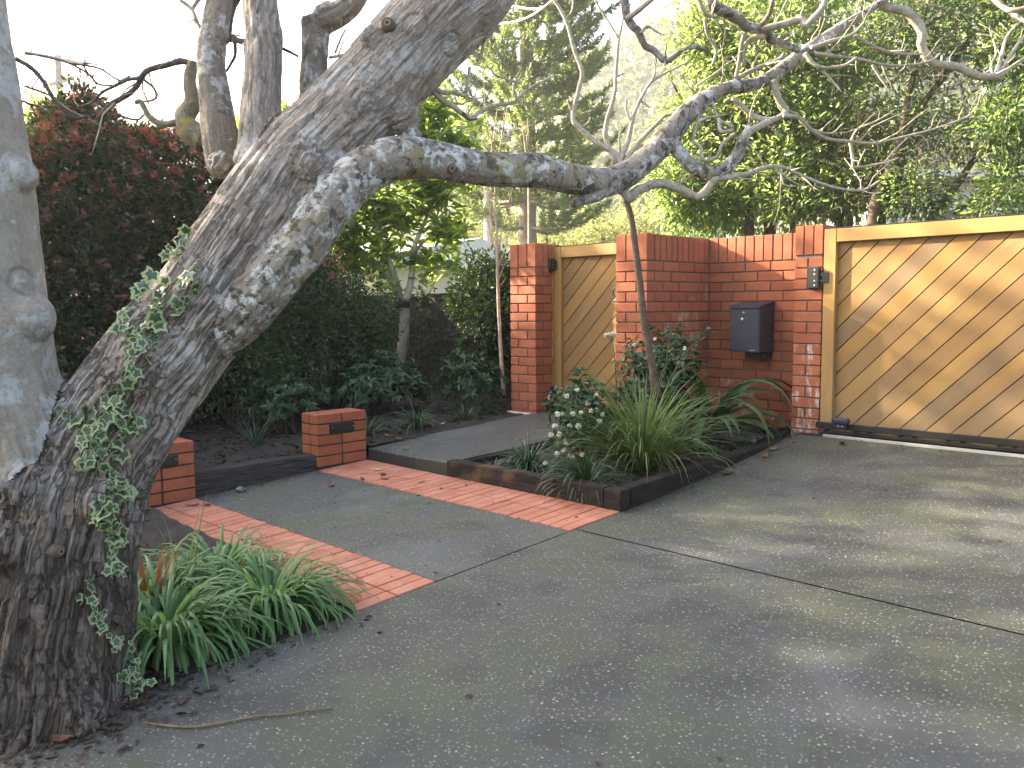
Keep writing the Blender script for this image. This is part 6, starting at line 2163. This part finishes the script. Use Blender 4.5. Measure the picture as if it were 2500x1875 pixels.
# ---- hills
def hill(name, prof, r0, r1, z0, seed, m, bush, rows=46, cols=110, bump=5.0):
    pxs = np.linspace(prof[0][0], prof[-1][0], cols)
    ry = np.interp(pxs, [p[0] for p in prof], [p[1] for p in prof])
    rr = np.concatenate([np.linspace(r0, r1, rows), [r1 * 1.08, r1 * 1.15]])
    V = np.zeros((len(rr), cols, 3))
    for i, r in enumerate(rr):
        for j in range(cols):
            d = norm(P(pxs[j], 750, 1.0) - EYE)
            h = norm(np.array([d[0], d[1], 0]))
            cosf = h @ norm(np.array([CF[0], CF[1], 0]))
            zr = EYE[2] + (752 - ry[j]) / FPX * r1 * cosf
            t = (r - r0) / (r1 - r0)
            zz = z0 + (zr - z0) * min(t, 1) ** 1.15 if t <= 1 else zr - (t - 1) * (zr * 0.6)
            V[i, j] = (EYE[0] + h[0] * r, EYE[1] + h[1] * r, zz)
    Vf = V.reshape(-1, 3)
    Vf[:, 2] += bump * 2 * (fbm(Vf * [0.03, 0.03, 0.0], seed, 4) - 0.5) * np.repeat(np.clip(np.linspace(0, 3, len(rr)), 0, 1), cols)
    i, j = np.meshgrid(np.arange(cols - 1), np.arange(len(rr) - 1))
    a = (j * cols + i).ravel()
    o = struct(link(name, mesh_np(name, Vf, np.stack([a, a + 1, a + cols + 1, a + cols], 1), [m], None, True)))
    if bush:
        r_ = np.random.default_rng(seed)
        G = Vf.reshape(len(rr), cols, 3)
        ui, vj = r_.uniform(0, rows - 1.01, bush), r_.uniform(0, cols - 1.01, bush)
        i0, j0 = ui.astype(int), vj.astype(int)
        fi, fj = (ui - i0)[:, None], (vj - j0)[:, None]
        c = G[i0, j0] * (1 - fi) * (1 - fj) + G[i0 + 1, j0] * fi * (1 - fj) + G[i0, j0 + 1] * (1 - fi) * fj + G[i0 + 1, j0 + 1] * fi * fj
        R = r_.uniform(1.2, 3.4, bush)
        per = 30
        dr = rand_dir(bush * per, r_)
        dr[:, 2] = np.abs(dr[:, 2]) * 1.0 - 0.1
        pos = np.repeat(c, per, 0) + dr * (np.repeat(R, per) * r_.uniform(0.7, 1.05, bush * per))[:, None]
        L = np.repeat(R, per) * 0.55
        b_ = stuff(link('hillside_bush', leaf_mesh('hillside_bush', pos, r_.normal(size=pos.shape), dr + r_.normal(size=pos.shape) * 0.5, L, L * 0.8, M['hill_leaf'], T_QUAD)))
        b_['label'] = 'bush covering the hillside behind the trees'
        b_['category'] = 'bush'
    return o


hill('hill', [(-300, 640), (400, 600), (900, 540), (1100, 450), (1250, 350), (1350, 235), (1440, 150), (1560, 112), (1650, 82), (1800, 40), (2100, -10), (2900, -40)], 90, 230, 3.0, 131, M['hill'], 3600)
hill('far_hill', [(-900, 330), (-300, 330), (150, 300), (300, 262), (420, 240), (600, 275), (800, 330), (1100, 420), (1400, 520)], 230, 350, 6.0, 132, M['hill'], 0, 30, 80, 9.0)

# ================================================================== HAZE
hz = MB().box(-560, 560, -560, 560, -2.2, 104).build('haze', M['ground'])
hm = bpy.data.materials.new('haze_air')
hm.use_nodes = True
hm.node_tree.nodes.clear()
ho = hm.node_tree.nodes.new('ShaderNodeOutputMaterial')
hv = hm.node_tree.nodes.new('ShaderNodeVolumePrincipled')
hv.inputs['Color'].default_value = (0.95, 0.95, 0.95, 1)
hv.inputs['Density'].default_value = 0.0013
hv.inputs['Anisotropy'].default_value = 0.5
hm.node_tree.links.new(hv.outputs[0], ho.inputs['Volume'])
hz.data.materials.clear()
hz.data.materials.append(hm)
stuff(hz)
hz['label'] = 'thin bright morning haze in the air'
hz['category'] = 'haze'
SC.cycles.volume_bounces = 0
